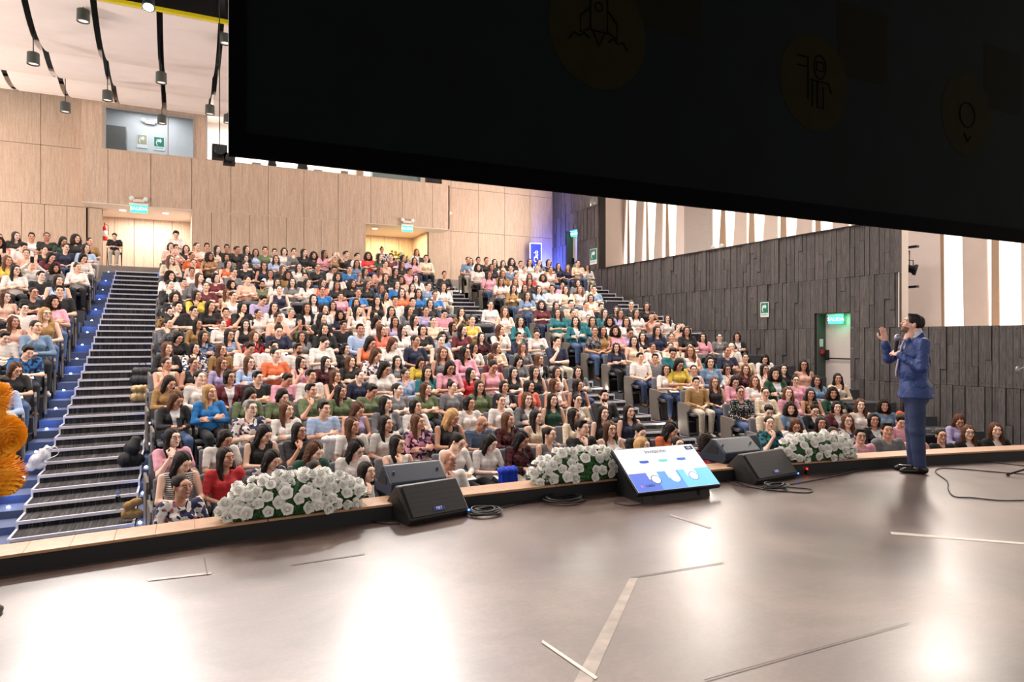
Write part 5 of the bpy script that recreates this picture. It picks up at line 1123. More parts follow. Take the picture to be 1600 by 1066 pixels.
f = Field((-.22, -.2, 1.0), (.14, .2, 1.62), .008); f.ell((-.005, 0, 1.33), (.126, .160, .17), .04); f.ell((-.012, 0, 1.13), (.118, .150, .16), .05); f.cap((.03, -.1, 1.45), (.03, .1, 1.45), .06, .06, .04); f.cap((.03, 0, 1.47), (.008, 0, 1.570), .076, .069, .02)
f.cap((.0, 0, 1.545), (-.03, 0, 1.66), .059, .07, .004, 'sub'); f.cap((-.075, 0, 1.56), (-.09, 0, 1.53), .018, .01, .004, 'sub'); V, F = f.net(); obj('shirt', npmesh('shirt', [(V, F, 0, None)]), M_shirt, spk)
m = MB()
for A, n_ in ((LA, (-.178, -.116, 1.335)), (RA, (-.2785, .1885, 1.478))): m.tube([A[2], Vector(A[2]).lerp(Vector(n_), .8)], .034, 14)
obj('shirt_cuff', m, M_shirt, spk, True)
m = MB(); pts = [(-.078, 1.515, .022), (-.105, 1.48, .014), (-.128, 1.42, .026), (-.146, 1.33, .034), (-.168, 1.22, .040), (-.182, 1.14, .042), (-.180, 1.08, .005)]
vs = []
for x, z, w_ in pts: vs += [(x - .012, -w_, z), (x - .020, 0, z), (x - .012, w_, z), (x + .01, 0, z)]
m.add(vs, [(i * 4 + a, i * 4 + (a + 1) % 4, i * 4 + 4 + (a + 1) % 4, i * 4 + 4 + a) for i in range(len(pts) - 1) for a in range(4)]); obj('tie', m, M_tie, spk, True)
f = Field((-.16, -.24, .06), (.18, .24, 1.0), .009); f.ell((.0, 0, .86), (.142, .168, .13), .04)
for y, dx in ((-.088, .0), (.088, -.03)):
    f.cap((.0, y, .85), (.005 + dx * .5, y, .48), .096, .079, .03); f.cap((.005 + dx * .5, y, .48), (.03 + dx, y, .09), .079, .064, .02)

f.box((-.3, -.3, .0), (.3, .3, .075), .006); f.noise(.0012, 30, 9); V, F = f.net(); obj('trousers', npmesh('trousers', [(relax(V, F, 4, .5), F, 0, None)]), M_suit2, spk)
for y, dx in ((-.092, .0), (.092, -.03)):
    f = Field((-.26, y - .07, -.01), (.15, y + .07, .14), .006); f.cap((.075 + dx, y, .05), (.03 + dx, y, .075), .042, .045, .02); f.cap((.06 + dx, y, .035), (-.12 + dx, y - .01, .030), .034, .032, .03); f.cap((-.12 + dx, y - .01, .028), (-.155 + dx, y - .012, .024), .030, .022, .02)
    f.box((-.3, -.3, -.1), (.3, .3, .003), .003); V, F = f.net(); obj('shoe', npmesh('shoe', [(V, F, 0, None)]), M_leather, spk)
V, F = hair_geo('short', .006); o = obj('hair', npmesh('hair', [(V, F, 0, None)]), M_hair, spk); o.matrix_local = HS; o.color = srgb(30, 24, 24)
m = MB(); m.box((-.03, -.205, .975), (.10, -.185, .995), Matrix.Translation((0, .012, 0)))
obj('pocket_flap', m, M_suit, spk)
mic = empty('microphone', tuple(SPM @ Vector((-.205, -.075, 1.375)))); tag(mic, 'black handheld microphone with silver ball head in the speaker\'s hand', 'microphone'); mic.rotation_euler = (0.12, 0.02, 0)
m = MB(); m.lathe([(.012, -.09), (.016, -.08), (.018, .06), (.024, .10), (.024, .115)], (0, 0, 0), 14); obj('body', m, M_black, mic, True)
m = MB(); m.lathe([(.024, .115), (.034, .13), (.036, .155), (.028, .178), (.012, .188), (.001, .19)], (0, 0, 0), 16); obj('grille_ball', m, plain('mic_grille', (150, 150, 170), .45, .7), mic, True)
# ------------------------------------------------------------------ floor monitors
M_cab = plain('monitor_cabinet', (30, 29, 30), 0.5, noise=.15, scale=120); M_cab2 = plain('monitor_cabinet_back', (34, 44, 62), 0.4, noise=.1, scale=80)
t = NT('perforated_grille'); a = t.n('ShaderNodeTexVoronoi', Scale=160.0); a.inputs['Randomness'].default_value = 0.0; t.l(t.coord(), a.inputs['Vector'])
t.l(t.ramp(a.outputs['Distance'], [(0.30, (.004, .004, .005, 1)), (0.42, (.030, .029, .030, 1))]), t.b.inputs['Base Color']); t.b.inputs['Roughness'].default_value = .45; M_gril = t.m
M_badge = plain('badge_light', (170, 180, 235), .4, emit=.5)
def wedge(pl, pr, z0, label, back=False, badge=True, H=.29, W=None, push=0.0):
    a, b = on_z(*pl, z0), on_z(*pr, z0); d = (b - a); W = W or d.length; r = empty('stage_monitor', tuple((a + b) / 2 + Vector((0, push, 0))), math.atan2(d.y, d.x) + (PI if back else 0)); tag(r, label, 'speaker')
    if back: r.location += Matrix.Rotation(r.rotation_euler.z, 3, 'Z') @ Vector((0, -.40, 0)) 
    pr_ = [(0, .05), (.03, 0), (.38, 0), (.42, .05), (.42, .12), (.25, H), (.20, H)]
    m = MB(); m.prism(pr_, -W / 2, W / 2, 'x'); obj('cabinet', m, M_cab2 if back else M_cab, r, bevel=.012)
    nrm = Vector((0, -(H - .06), .195)).normalized()
    m = MB(); m.prism([(.012, .062), (.192, H - .012), (.192 - .012, H), (.0, .070)], -W / 2 + .03, W / 2 - .03, 'x'); obj('grille', m, M_gril, r)
    m = MB()
    for s_ in (-1, 1): m.prism([(.10, .09), (.30, .09), (.30, .16), (.22, .2), (.16, .16)], s_ * (W / 2) - .004, s_ * (W / 2) + .004, 'x')
    obj('side_handle', m, M_black, r)
    m = MB()
    for s_ in (-1, 1): m.lathe([(.012, -.006), (.014, .0), (.001, .006)], (s_ * (W / 2 - .06), .33, .205), 8)
    obj('bolt', m, M_steel, r)
    if badge:
        ang = math.atan2(H - .06, .185); o = text('FBT', .036, M_badge, r, (0, .012, .105), (ang, 0, 0), 'badge'); o.location = (0.0, .022, .108)
        mm = MB(); mm.box((-.055, -.018, -.001), (.055, .018, .001)); q = obj('badge_plate', mm, plain('badge_blue', (60, 66, 120), .4), r); q.rotation_euler = (ang, 0, 0); q.location = (0, .0245, .103)
        mm = MB(); mm.box((-.008, -.006, -.008), (.008, 0, .008)); q = obj('status_light', mm, plain('status_blue', (60, 110, 255), .3, emit=5), r); q.location = (W / 2 - .012, .0, .052)
    return r
wedge((641, 824), (734, 806), 0, 'black floor monitor speaker facing the stage, left pair, front one')
wedge((606, 778), (702, 766), .135, 'dark blue-grey floor monitor standing on the ledge, left pair, rear one', back=True, badge=False, H=.25, W=.54)
wedge((1184, 759), (1248, 747), 0, 'black floor monitor speaker facing the stage, right pair, front one')
wedge((1118, 727), (1200, 718), .135, 'dark floor monitor standing on the ledge, right pair, rear one', back=True, badge=False, H=.25, W=.54)
# ------------------------------------------------------------------ confidence screen lying tilted on the stage
tv = empty('confidence_screen', (3.74, 5.03, .12)); tv.rotation_euler = (math.radians(37), 0, -.03); tag(tv, 'tilted flat screen at the stage edge showing a white and blue slide', 'screen')
TW, TH = .93, .53
M_slide = plain('slide_white', (232, 236, 245), .4, emit=.38, noise=.0)
m = MB(); m.box((-.012, -.014, -.05), (TW + .012, TH + .012, -.004)); obj('bezel', m, plain('bezel_black', (14, 14, 24), .35), tv, bevel=.006)
m = MB(); m.box((0, 0, -.004), (TW, TH, 0)); obj('slide', m, M_slide, tv)
def flat(name, poly, mat, z): m = MB(); m.prism([(u * TW, v * TH) for u, v in poly], z, z + .0004, 'z'); return obj(name, m, mat, tv)
def em(name, c, e=.4): return plain(name, c, .4, emit=e, noise=0)
flat('slide_band', [(0, 0), (.36, 0), (.36, .41), (0, .41)], em('slide_blue', (92, 122, 222)), .0002); flat('slide_band', [(.30, 0), (.66, 0), (.66, .41), (.30, .41)], em('slide_mid_blue', (104, 164, 236)), .0004)
flat('slide_band', [(.60, 0), (1, 0), (1, .41), (.60, .41)], em('slide_sky', (124, 210, 250)), .0006)
rr = lambda cx, cy, rx, ry, n=28: [(cx + rx * math.cos(a * 2 * PI / n), cy + ry * math.sin(a * 2 * PI / n)) for a in range(n)]
for i, (cu, c, ring) in enumerate(((.275, (40, 84, 190), (30, 40, 120)), (.51, (110, 205, 200), (190, 225, 240)), (.745, (50, 120, 200), (90, 130, 200)))):
    flat('slide_card', [(cu - .065, .25), (cu + .065, .25), (cu + .065, .64), (cu - .065, .64)], M_slide, .0008)
    flat('slide_flag', [(cu - .055, .635), (cu + .0, .62), (cu + .055, .635), (cu + .055, .69), (cu - .055, .69)], em('slide_flag_colour', c), .001)
    flat('slide_ring', rr(cu + .01, .24, .058, .10), em('slide_ring_colour', ring), .0012); flat('slide_disc', rr(cu + .01, .24, .051, .088), M_slide, .0014)
    flat('slide_rule', [(cu - .04, .45), (cu + .04, .45), (cu + .04, .455), (cu - .04, .455)], em('slide_grey', (196, 196, 204)), .001)
    flat('slide_icon', rr(cu + .01, .24, .016, .028, 6), em('slide_icon_tan', (226, 214, 210)), .0016)
text('Invitación', .066, em('slide_text_grey', (84, 84, 108), .02), tv, (.49 * TW, .895 * TH, .0012), (0, 0, 0))
flat('slide_logo', [(.885, .87), (.985, .87), (.985, .965), (.885, .965)], em('slide_navy', (20, 40, 100), .05), .0008); text('GE', .036, M_slide, tv, (.935 * TW, .917 * TH, .0014), (0, 0, 0))
text('CIEEN', .036, em('slide_navy_text', (28, 40, 110), .05), tv, (.175 * TW, .115 * TH, .0014), (0, 0, 0)); flat('slide_mark', rr(.075, .115, .014, .026, 8), em('slide_pink', (220, 110, 190), .5), .001)
flat('slide_mark', rr(.07, .86, .014, .026, 6), em('slide_grey2', (190, 190, 205), .5), .001)
m = MB()
for x in (.2, .73): m.tube([(x, .02, -.05), (x, .02 - .04, -.11)], .014, 8); m.tube([(x, .42, -.05), (x, .23, -.33)], .014, 8)
obj('stand_leg', m, M_steel, tv)
m = MB(); m.box((.25, .1, -.09), (.68, .42, -.05)); obj('rear_housing', m, M_black, tv, bevel=.01)
m = MB(); Ti = tv.matrix_basis.inverted(); m.prism([(5.06, .0), (5.50, .0), (5.46, .36), (5.34, .30), (5.07, .09)], 3.82, 4.60, 'x', Ti); obj('support_wedge', m, M_black, tv)
# ------------------------------------------------------------------ flowers
M_rose = plain('rose_petal_white', (246, 245, 240), .6, noise=.03); M_leaf = plain('leaf_green', (44, 92, 46), .5, noise=.3, scale=14); M_tray = plain('tray_dark_green', (26, 40, 34), .6)
def rose_mesh():
    vs, fs = [], []; r_ = random.Random(3)
    for k, (r0, r1, h, ph) in enumerate(((.004, .005, .040, 0), (.008, .012, .042, .6), (.012, .021, .040, 1.3), (.015, .031, .033, 2.1), (.016, .039, .022, 2.9), (.014, .045, .010, 3.8))):
        n = 15; base = len(vs)
        for j, (rr_, zz) in enumerate(((r0 * .5, .0), (r0 + (r1 - r0) * .55, h * .55), (r1, h), (r1 * 1.08, h * .93))):
            for q in range(n):
                a = q * 2 * PI / n; lob = 1 + (.10 if j > 1 else 0) * math.cos(5 * a + ph); vs.append((rr_ * lob * math.cos(a), rr_ * lob * math.sin(a), zz + (.004 * math.cos(5 * a + ph) if j > 1 else 0)))
        for j in range(3):
            for q in range(n): fs.append((base + j * n + q, base + j * n + (q + 1) % n, base + (j + 1) * n + (q + 1) % n, base + (j + 1) * n + q))
    m = MB(); m.add(vs, fs); m.lathe([(.001, -.012), (.018, 0), (.014, .025), (.005, .038), (.001, .040)], (0, 0, 0), 8); me = m.mesh('rose', True); me.materials.append(M_rose); return me
me_rose = rose_mesh()
def leaves(mb, n, fn, r_, size=.05):
    for _ in range(n):
        c, d = fn(); d = Vector(d).normalized(); s_ = d.cross(Vector((r_.uniform(-1, 1), r_.uniform(-1, 1), r_.uniform(-.3, 1)))).normalized(); up = s_.cross(d); L = size * r_.uniform(.7, 1.3)
        c = Vector(c); mb.add([c, c + d * L * .4 + s_ * L * .25 + up * L * .06, c + d * L + up * L * -.1, c + d * L * .4 - s_ * L * .25 + up * L * .06, c + d * L * .5], [(0, 1, 4), (1, 2, 4), (0, 4, 3), (4, 2, 3)])
def arrangement(px0, px1, pyt, label, seed, nroses, zb=.135):
    r_ = random.Random(seed); a = hit_arc(px0, 5.72); b = hit_arc(px1, 5.72); A, B = Vector((a[0], a[1], zb)), Vector((b[0], b[1], zb)); L = (B - A).length
    root = empty('flower_arrangement', tuple((A + B) / 2), math.atan2((B - A).y, (B - A).x)); tag(root, label, 'flowers', 'white rose arrangements on the stage edge')
    m = MB(); m.box((-L * .46, -.10, 0), (L * .46, .10, .06)); obj('tray', m, M_tray, root, bevel=.008)
    H = .27; pts = []
    tries = 0
    while len(pts) < nroses and tries < 6000:
        tries += 1; d_ = Vector((r_.gauss(0, 1), r_.gauss(0, 1), r_.gauss(0, 1))).normalized()
        if d_.z < -.25 or d_.y > .75: continue
        k_ = r_.uniform(.84, 1.08); p = Vector((math.copysign(abs(d_.x) ** .7, d_.x) * L * .5 * k_, d_.y * .19 * k_, .075 + d_.z * .215 * k_))
        if all((p - q).length > .062 for q in pts): pts.append(p)
    for p in pts:
        o = bpy.data.objects.new('rose', me_rose); C.objects.link(o); o.parent = root; n_ = Vector((p.x * .7 / L + r_.uniform(-.3, .3), p.y * 5 - .35, (p.z - .06) * 4 + .1 + r_.uniform(-.2, .2))).normalized(); s_ = r_.uniform(.85, 1.15)
        o.location = p; o.rotation_euler = n_.to_track_quat('Z', 'Y').to_euler(); o.scale = (s_, s_, s_)
    f = Field((-L * .55, -.24, -.02), (L * .55, .24, .36), .016); f.ell((0, 0, .07), (L * .46, .15, .20), .02); f.noise(.012, 60, seed); f.box((-L, -.3, -.1), (L, .3, .005)); V, F = f.net(); tag(obj('leaf_core', npmesh('leaf_core', [(V, F, 0, None)], False), M_leaf, root), kind='stuff')
    m = MB(); leaves(m, 420, lambda: ((lambda q: ((q.x, q.y * .95, q.z * r_.uniform(.3, .95)), (q.x * .8 + r_.uniform(-.5, .5), q.y * 4 + r_.uniform(-.6, .6), r_.uniform(-.3, .6))))(r_.choice(pts))), r_)
    tag(obj('foliage', m, M_leaf, root), kind='stuff')
arrangement(352, 562, 742, 'long white rose arrangement on the stage edge left of the left monitors', 1, 100)
arrangement(836, 978, 700, 'white rose arrangement on the stage edge beside the tilted screen', 2, 74)
arrangement(1222, 1328, 688, 'white rose arrangement on the stage edge right of the right monitors', 3, 72)
# orange pompom flowers at the left edge, close to the camera
M_ora = plain('pompom_orange', (250, 178, 40), .7, noise=.15, scale=40)
of = on_y(-40, 700, 4.6); fr = empty('orange_flower_stand', (of.x, 4.6, 0)); tag(fr, 'tall arrangement of big orange pompom flowers cut by the left frame edge', 'flowers')
m = MB(); m.lathe([(.12, 0), (.13, .02), (.05, .06), (.03, .5), (.05, .62), (.09, .74), (.08, .75)], (0, 0, 0), 18); obj('vase', m, plain('vase_dark', (40, 40, 44), .4), fr, True)
def pom(seed, rad):
    r_ = random.Random(seed); m = MB()
    for i in range(170):
        t = (i + .5) / 170; ph = math.acos(1 - 2 * t); a = i * 2.39996; d = Vector((math.sin(ph) * math.cos(a), math.sin(ph) * math.sin(a), math.cos(ph))); s_ = d.cross(Vector((0, .1, 1))).normalized(); u_ = s_.cross(d)
        m.add([d * rad * .62 - s_ * rad * .12, d * rad * .62 + s_ * rad * .12, d * rad * (.95 + r_.uniform(0, .1)) + s_ * rad * .17 + u_ * .01, d * rad * 1.05 + u_ * rad * .10, d * rad * (.95 + r_.uniform(0, .1)) - s_ * rad * .17 + u_ * .01], [(0, 1, 2, 3, 4)])
    m.lathe([(rad * .1, -rad * .72), (rad * .62, -rad * .45), (rad * .76, 0), (rad * .62, rad * .45), (rad * .1, rad * .72)], (0, 0, 0), 12); return m
me_pom = pom(1, .105).mesh('flower_head'); me_pom.materials.append(M_ora)
for i, (px, py, s_, Y, wt) in enumerate(((-6, 622, .85, 4.65, 0), (4, 680, 1.05, 4.6, 0), (-8, 710, .9, 4.7, 0), (3, 742, 1.1, 4.55, 0), (-22, 745, 1, 4.6, 0), (-30, 660, 1.1, 4.6, 0), (11, 657, .5, 4.75, 1), (-45, 700, 1.1, 4.55, 0), (-48, 630, 1, 4.6, 0))):
    p = on_y(px, py, Y) - fr.location; o = bpy.data.objects.new('flower_head', me_pom); C.objects.link(o); o.parent = fr; o.location = p; o.scale = (s_,) * 3; o.rotation_euler = (i, i * 2, 0)
    if wt: o['label'] = 'small white flower head'; o.material_slots[0].link = 'OBJECT'; o.material_slots[0].material = M_rose
m = MB()
for px, py in ((-6, 622), (4, 680), (-8, 710), (3, 742), (-30, 660), (-45, 700), (-48, 630)): p = on_y(px, py, 4.62) - fr.location; m.tube([(0, 0, .72), p * .6 + Vector((0, 0, .25)), p], .006, 5)
obj('stem', m, M_leaf, fr)
# ------------------------------------------------------------------ cables, boxes, tape, microphone stand
M_cable = plain('cable_black', (20, 20, 22), .5)
def smooth(pts, n=6):
    out = []
    P = [pts[0]] + pts + [pts[-1]]
    for i in range(1, len(P) - 2):
        for k in range(n):
            t = k / n; a, b, c, d = P[i - 1], P[i], P[i + 1], P[i + 2]; out.append(0.5 * ((2 * b) + (c - a) * t + (2 * a - 5 * b + 4 * c - d) * t * t + (-a + 3 * b - 3 * c + d) * t ** 3))
    return out + [pts[-1]]
def cable(pxs, label, r=.006, z=.008):
    m = MB(); m.tube(smooth([on_z(x, y, z) for x, y in pxs]), r, 6); tag(obj('cable', m, M_cable, smooth=True), label, 'cable')
cable([(1600, 728), (1545, 722), (1500, 719), (1465, 722), (1440, 724)], 'thin cable running along the ledge at the right edge')
cable([(1600, 741), (1560, 738), (1500, 733), (1470, 732), (1462, 738), (1480, 752), (1482, 765), (1492, 776), (1520, 778), (1560, 782), (1600, 782)], 'cable loop on the floor right of the speaker')
cable([(1235, 757), (1290, 747), (1340, 735), (1400, 720), (1420, 716)], 'cable running from the right monitors to the ledge')
cable([(1140, 740), (1155, 755), (1190, 764), (1225, 768), (1262, 770), (1268, 765), (1240, 762), (1200, 757)], 'cables lying in front of the right monitors')
cable([(1120, 735), (1130, 750), (1160, 760), (1195, 762), (1225, 760)], 'second cable in front of the right monitors', .004)
cable([(735, 802), (760, 800), (790, 792), (830, 783), (870, 776), (930, 768), (975, 762)], 'cable from the left monitors to the box on the ledge')
cable([(600, 800), (590, 806), (575, 812), (600, 818), (625, 818)], 'cable tangle left of the left monitors', .006)
cable([(980, 765), (1000, 775), (1010, 785), (985, 790), (960, 786)], 'cable below the tilted screen', .005)
def coil(px, py, r0, label, n=7, seed=0):
    c = on_z(px, py, .012); r_ = random.Random(seed); m = MB()
    for i in range(n):
        rad = r0 * (1 - .06 * i); ox, oy = r_.uniform(-.015, .015), r_.uniform(-.015, .015)
        m.tube([c + Vector((ox + rad * math.cos(a), oy + rad * .85 * math.sin(a), .012 + .008 * (i % 4) + .006 * math.sin(a * 2 + i))) for a in np.linspace(0, 2 * PI, 25)], .007, 6)
    tag(obj('cable_coil', m, M_cable, smooth=True), label, 'cable')
coil(758, 802, .15, 'coiled black cable right of the left monitors', 8, 1); coil(880, 782, .20, 'flat coil of black cable below the middle flowers', 5, 2); coil(1212, 762, .12, 'small coil of cable in front of the right monitors', 6, 3)
def boxthing(name, px, py, size, rz, mat, label, cat, z=0.0, extra=None):
    p = on_z(px, py, z); r = empty(name, tuple(p), rz); tag(r, label, cat); a, b, c = size
    m = MB(); m.box((-a / 2, -b / 2, 0), (a / 2, b / 2, c)); obj('body', m, mat, r, bevel=min(a, b, c) * .2); return r
r = boxthing('stage_box', 846, 777, (.30, .16, .085), .12, M_cab, 'black stage connection box on the floor by the ledge', 'box')
m = MB(); m.box((-.15, -.083, .0), (.15, -.078, .03)); m.tube([(-.10, 0, .085), (-.10, 0, .10), (.10, 0, .10), (.10, 0, .085)], .008, 6); obj('handle', m, M_black, r)
r = boxthing('infrared_lamp', 1261, 741, (.03, .03, .05), 0, M_black, 'tiny red indicator lamp on the floor right of the monitors', 'lamp'); m = MB(); m.lathe([(.001, .05), (.010, .052), (.008, .066), (.001, .07)], (0, 0, 0), 8); obj('bulb', m, plain('red_led', (255, 30, 20), .3, emit=6), r)
M_seam = plain('vinyl_seam', (74, 60, 55), .6)
M_tape = plain('floor_tape', (206, 198, 188), .5, noise=.1, scale=9); M_tape2 = plain('floor_tape_worn', (160, 146, 136), .5, noise=.2, scale=9)
_tz = [.0008]
def tape(q, label, mat):
    _tz[0] += .0006; m = MB(); m.add([on_z(x, y, _tz[0]) for x, y in q], [(0, 1, 2, 3)]); tag(obj('floor_tape', m, mat), label, 'tape')
tape([(984, 903), (997, 903), (921, 1075), (892, 1075)], 'broad pale tape strip running toward the camera on the stage', M_tape2)
tape([(1391, 831), (1393, 835), (1600, 851), (1600, 848)], 'thin white tape line on the stage at right', M_tape)
tape([(1046, 803), (1047, 806), (1109, 826), (1112, 824)], 'short worn tape line in front of the tilted screen', M_tape2)
tape([(848, 1000), (846, 1004), (930, 1062), (934, 1058)], 'scuffed white tape diagonal near the bottom of the picture', M_tape)
tape([(230, 905), (232, 908), (330, 897), (330, 894)], 'faint tape line on the bright stage floor, left', M_tape2)
for q, lb in (([(985, 902), (985, 903), (1130, 880), (1130, 879)], 'thin vinyl seam from the broad tape toward the right'), ([(455, 882), (455, 883), (570, 866), (570, 865)], 'thin vinyl seam behind the bright patch, left'), ([(1100, 1062), (1101, 1063.5), (1420, 973.5), (1419, 973)], 'long thin vinyl seam at bottom right'), ([(318, 872), (320, 872), (325, 898), (323, 898)], 'short vinyl seam near the ledge, left')): tape(q, lb, M_seam)
ms = empty('microphone_stand', tuple(on_z(1650, 745, 0))); tag(ms, 'black microphone stand at the right frame edge with one leg in view', 'stand')
c0 = ms.location; m = MB(); m.tube([(0, 0, .15), (0, 0, 1.15)], .012, 8); obj('pole', m, M_black, ms, True)
for a in (0, 2.1, 4.2):
    e_ = (on_z(1575, 742, .015) - c0) if a == 0 else Vector((.34 * math.cos(2.6 + a), .34 * math.sin(2.6 + a), .015)); m = MB(); m.tube([(0, 0, .18), (e_.x, e_.y, .02)], .011, 8); lg = obj('leg', m, M_black, ms, True)
    m = MB(); m.lathe([(.018, -.015), (.020, 0), (.016, .02)], (e_.x, e_.y, .02), 8); obj('foot', m, M_black, lg, True)
e_ = px_ray(1590, 580); tt = (c0.x * FX + c0.y * FY); tip = Vector((0, 0, 1.5)) + e_ * tt - c0; m = MB(); m.tube([(0, 0, 1.15), (tip.x * .5, tip.y * .5, 1.28), tip], .009, 8); m.lathe([(.02, -.03), (.022, .03), (.01, .05)], tip, 10); obj('boom', m, plain('boom_grey', (150, 150, 155), .4, .5), ms, True)
# ------------------------------------------------------------------ things lying about in the audience
def blob(name, prims, mat, label, cat, loc, rz=0, h=.012, noise=.004, col=None, parts=()):
    f = Field((-.4, -.4, -.02), (.4, .4, .6), h)
    for a, b, ra, rb in prims: f.cap(a, b, ra, rb, .03)
    f.noise(noise, 45, 7); V, F = f.net(); o = obj(name, npmesh(name, [(V, F, 0, None)]), mat); o.location = loc; o.rotation_euler = (0, 0, rz); tag(o, label, cat)
    for nm, pts, r, mt in parts: m = MB(); m.tube(smooth([Vector(p) for p in pts]), r, 6); obj(nm, m, mt, o, True)
    return o
def step_z(Y): k = math.floor((Y - 9.3) / .45); return elev(9.3 + .45 * k)
def stair_pt(px, k, X=None):
    Y = 9.3 + .45 * k + .24; d = px_ray(px, 531); X = X if X is not None else d.x / d.y * Y; return (X, Y, elev(9.3 + .45 * k))
blob('backpack', [((-.05, 0, .09), (.05, 0, .09), .09, .09), ((-.04, 0, .22), (.04, 0, .22), .085, .085), ((0, 0, .33), (0, 0, .34), .06, .06)], plain('backpack_yellow', (214, 184, 30), .7), 'yellow backpack beside the lowest steps of the left stairs', 'bag', (-1.93, 8.6, ROW_Z[1] + .12), .3, parts=[('strap', [(-.1, 0, .3), (-.24, 0, .28), (-.28, 0, .14), (-.2, 0, .04), (-.08, 0, .05)], .012, M_yellow)])
blob('tote_bag', [((-.10, 0, .05), (.04, 0, .07), .05, .05), ((-.05, 0, .14), (.08, 0, .2), .07, .07), ((.08, 0, .24), (.12, 0, .28), .07, .05)], plain('tote_white', (226, 226, 232), .8), 'white tote bag slumped on the left side of the left stairs', 'bag', (-1.72, 11.3, elev(11.1) + .02), .4, noise=.008, parts=[('strap', [(.08, -.05, .3), (.2, -.06, .3), (.22, -.06, .2), (.08, -.06, .14)], .008, M_signw)])
p = stair_pt(234, 12); blob('handbag', [((-.12, 0, .10), (.12, 0, .10), .10, .10), ((-.11, 0, .26), (.11, 0, .26), .08, .08)], plain('bag_black', (48, 46, 48), .5), 'black shopping bag on the right edge of the left stairs', 'bag', (-.60, 14.95, elev(14.7) + .01), 0, parts=[('handle', [(-.08, -.03, .3), (-.05, -.03, .42), (.05, -.03, .42), (.08, -.03, .3)], .008, M_black)])
blob('gift_bag', [((-.08, 0, .09), (.08, 0, .09), .085, .085), ((-.08, 0, .24), (.08, 0, .24), .07, .07)], plain('bag_gold', (178, 152, 110), .35, .3), 'gold striped bag below the black bag on the left stairs', 'bag', (-.60, 13.95, elev(13.8) + .01), .2)
blob('backpack', [((-.10, 0, .10), (.08, 0, .08), .10, .09), ((0, 0, .26), (.05, 0, .36), .11, .07)], plain('bag_dark', (22, 24, 30), .7), 'dark bag beside the aisle seat on the left stairs', 'bag', (-.58, 11.15, elev(11.1) + .01), .5)
blob('paper_bag', [((-.05, 0, .06), (.06, 0, .06), .06, .06), ((-.03, 0, .16), (.07, 0, .2), .05, .05)], plain('paper_brown', (156, 122, 70), .8), 'crumpled brown paper bag at the foot of the left stairs', 'bag', (-.50, 9.42, elev(9.3) + .03), 0, noise=.004)
def bottle(loc, label):
    r = empty('water_bottle', loc); tag(r, label, 'bottle'); m = MB(); m.lathe([(.028, 0), (.033, .01), (.033, .14), (.014, .18), (.014, .195)], (0, 0, 0), 14); obj('body', m, M_glass, r, True); m = MB(); m.lathe([(.016, .19), (.016, .215)], (0, 0, 0), 12); obj('cap', m, plain('cap_blue', (70, 120, 210), .4), r)
bottle((-.66, 9.75, elev(9.75) + .003), 'clear water bottle behind the paper bag on the left stairs'); bottle((-.60, 11.75, elev(11.55) + .003), 'clear water bottle on a step at the right side of the left stairs'); bottle((8.15, arc_y(13.5, 8.15), elev(13.3) + .02), 'clear bottle standing on the middle stairs')
def draped(seat_row, px, mat, label, name='jacket'):
    X, Y, t_ = hit_arc(px, ROW_S[seat_row]); z = ROW_Z[seat_row]; f = Field((-.2, -.2, -.1), (.2, .22, .62), .012); f.box((-.11, .05, .12), (.11, .085, .50), .01, 'add', .015); f.cap((-.08, .07, .49), (.08, .07, .49), .03, .03, .02); f.box((-.10, .16, .25), (.10, .19, .48), .01, 'add', .012); f.cap((-.09, .11, .50), (.09, .11, .50), .045, .045, .03); f.noise(.006, 45, 3); V, F = f.net()
    o = obj(name, npmesh(name, [(V, F, 0, None)]), mat); o.location = (X, Y, z + .40); o.rotation_euler = (-.05, 0, facing(X, Y)); tag(o, label, 'clothing')
draped(0, 800, plain('jacket_royal_blue', (16, 60, 190), .8), 'bright blue jacket draped over an empty front row seat'); draped(2, 522, plain('scarf_white', (222, 220, 222), .85), 'white scarf draped over an empty seat behind the left flowers', 'scarf')
# chair and the person by the left portal, standing man, flowers in the right portal, stacked chairs
def folding_chair(loc, rz, label):
    r = empty('folding_chair', loc, rz); tag(r, label, 'chair', 'loose folding chairs on the top landing')
    m = MB()
    for s_ in (-1, 1):
        m = MB(); m.tube([(s_ * .2, -.2, 0), (s_ * .2, .16, .82)], .011, 6); obj('leg', m, M_steel, r, True); m = MB(); m.tube([(s_ * .18, .22, 0), (s_ * .18, -.16, .44)], .011, 6); obj('leg', m, M_steel, r, True)
    m = MB(); m.box((-.2, -.2, .42), (.2, .18, .45)); obj('seat', m, M_shell, r, bevel=.008); m = MB(); m.box((-.2, .13, .62), (.2, .155, .84)); obj('backrest', m, M_shell, r, bevel=.008)
def extra(px, py, Y, z, code, pose, label, stand=False, rz=0.0, Hh=1.225):
    q = on_y(px, py, Y); p = dict(px=px, py=py, code=code, X=q.x, Y=Y, row=0, dep=1); setup(p); p['pose'] = pose; p['rot'] = (p['rot'][0] if 'd' in code else -.06, 0, 0.0); sc = min(max((q.z - z) / Hh, .88), 1.08)
    person(p, (q.x, Y, z), rz, sc, label, None, stand); return q.x
x = extra(179, 368, 24.4, LAND, 'Kpd', 'write', 'person in black sitting on a chair at the top left portal'); folding_chair((x, 24.42, LAND), 0, 'black folding chair at the top of the left stairs')
extra(275, 350, 23.5, ROW_Z[17], 'Wsd', 'write', 'standing person in white t-shirt reading a phone in the left portal', True, 0, 1.62)
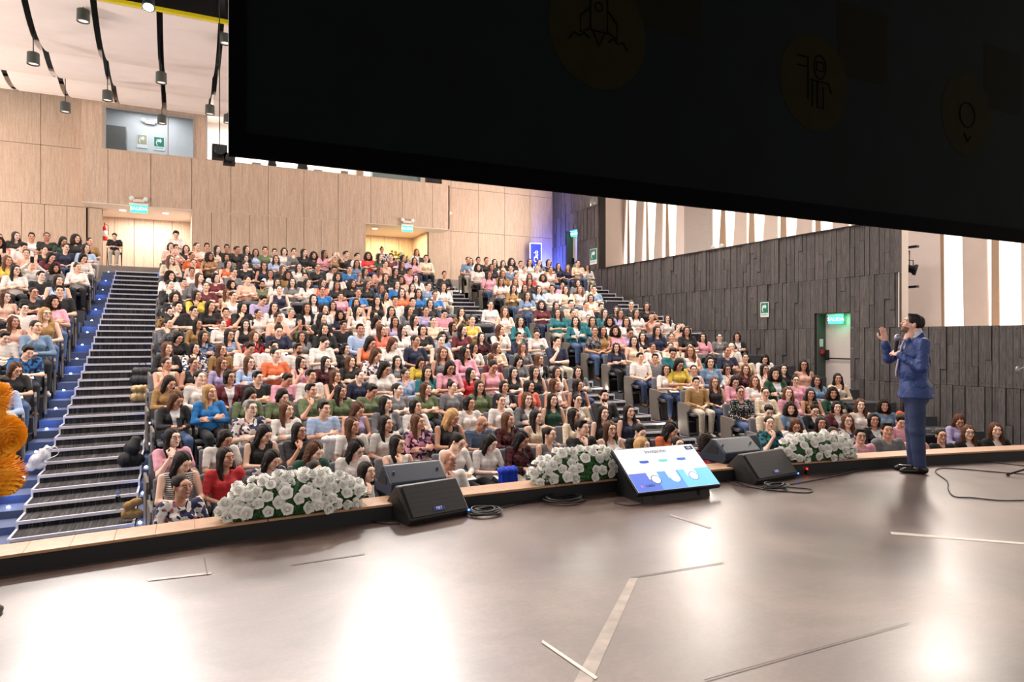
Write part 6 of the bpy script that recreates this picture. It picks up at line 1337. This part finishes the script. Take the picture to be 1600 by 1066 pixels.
for px, py, cd, lb in ((597, 386, 'Wpf', 'person in patterned white top in the right portal, left of the flowers'), (651, 389, 'Wo', 'person in white top in the right portal, right of the flowers')):
    x = extra(px, py, 25.2, LAND, cd, 'lap', lb); folding_chair((x, 25.22, LAND), 0, 'folding chair under the ' + lb.split(' in the')[0])
x = on_y(666, 420, 24.3).x
for k in range(3): folding_chair((x + .05 * k, 24.35 + .09 * k, LAND), .1, 'black folding chair of the small stack beside the right portal, ' + ('front one', 'middle one', 'rear one')[k])
bq = empty('flower_basket', (on_y(619, 400, 25.9).x, 25.9, LAND)); tag(bq, 'large white and yellow bouquet in the right portal', 'flowers')
m = MB(); m.lathe([(.2, 0), (.26, .25), (.3, .5), (.28, .5)], (0, 0, 0), 16); obj('basket', m, plain('basket_dark', (60, 48, 34), .7), bq, True)
r_ = random.Random(8); M_yelf = plain('petal_yellow', (236, 214, 90), .6)
for i in range(60):
    a, t = r_.uniform(0, 2 * PI), r_.random(); p = Vector((.62 * math.cos(a) * math.sqrt(t), .35 * math.sin(a) * math.sqrt(t), .62 + .5 * (1 - t) + r_.uniform(-.1, .1)))
    o = bpy.data.objects.new('flower', me_rose); C.objects.link(o); o.parent = bq; o.location = p; o.scale = (1.7,) * 3; o.rotation_euler = Vector((p.x, p.y - .4, .7)).to_track_quat('Z', 'Y').to_euler()
    if i % 2: o.material_slots[0].link = 'OBJECT'; o.material_slots[0].material = M_yelf
m = MB(); leaves(m, 200, lambda: ((r_.uniform(-.6, .6), r_.uniform(-.3, .3), r_.uniform(.45, .95)), (r_.uniform(-1, 1), r_.uniform(-1, .5), r_.uniform(0, 1))), r_, .14); tag(obj('foliage', m, M_leaf, bq), kind='stuff')
blob('shopping_bag', [((-.12, 0, .12), (.12, 0, .12), .12, .12), ((-.1, 0, .3), (.1, 0, .3), .1, .1)], plain('bag_blue', (30, 110, 210), .6), 'blue shopping bag at the top right end of the left stairs', 'bag', (-.36, 23.6, ROW_Z[17] + .02), 0)
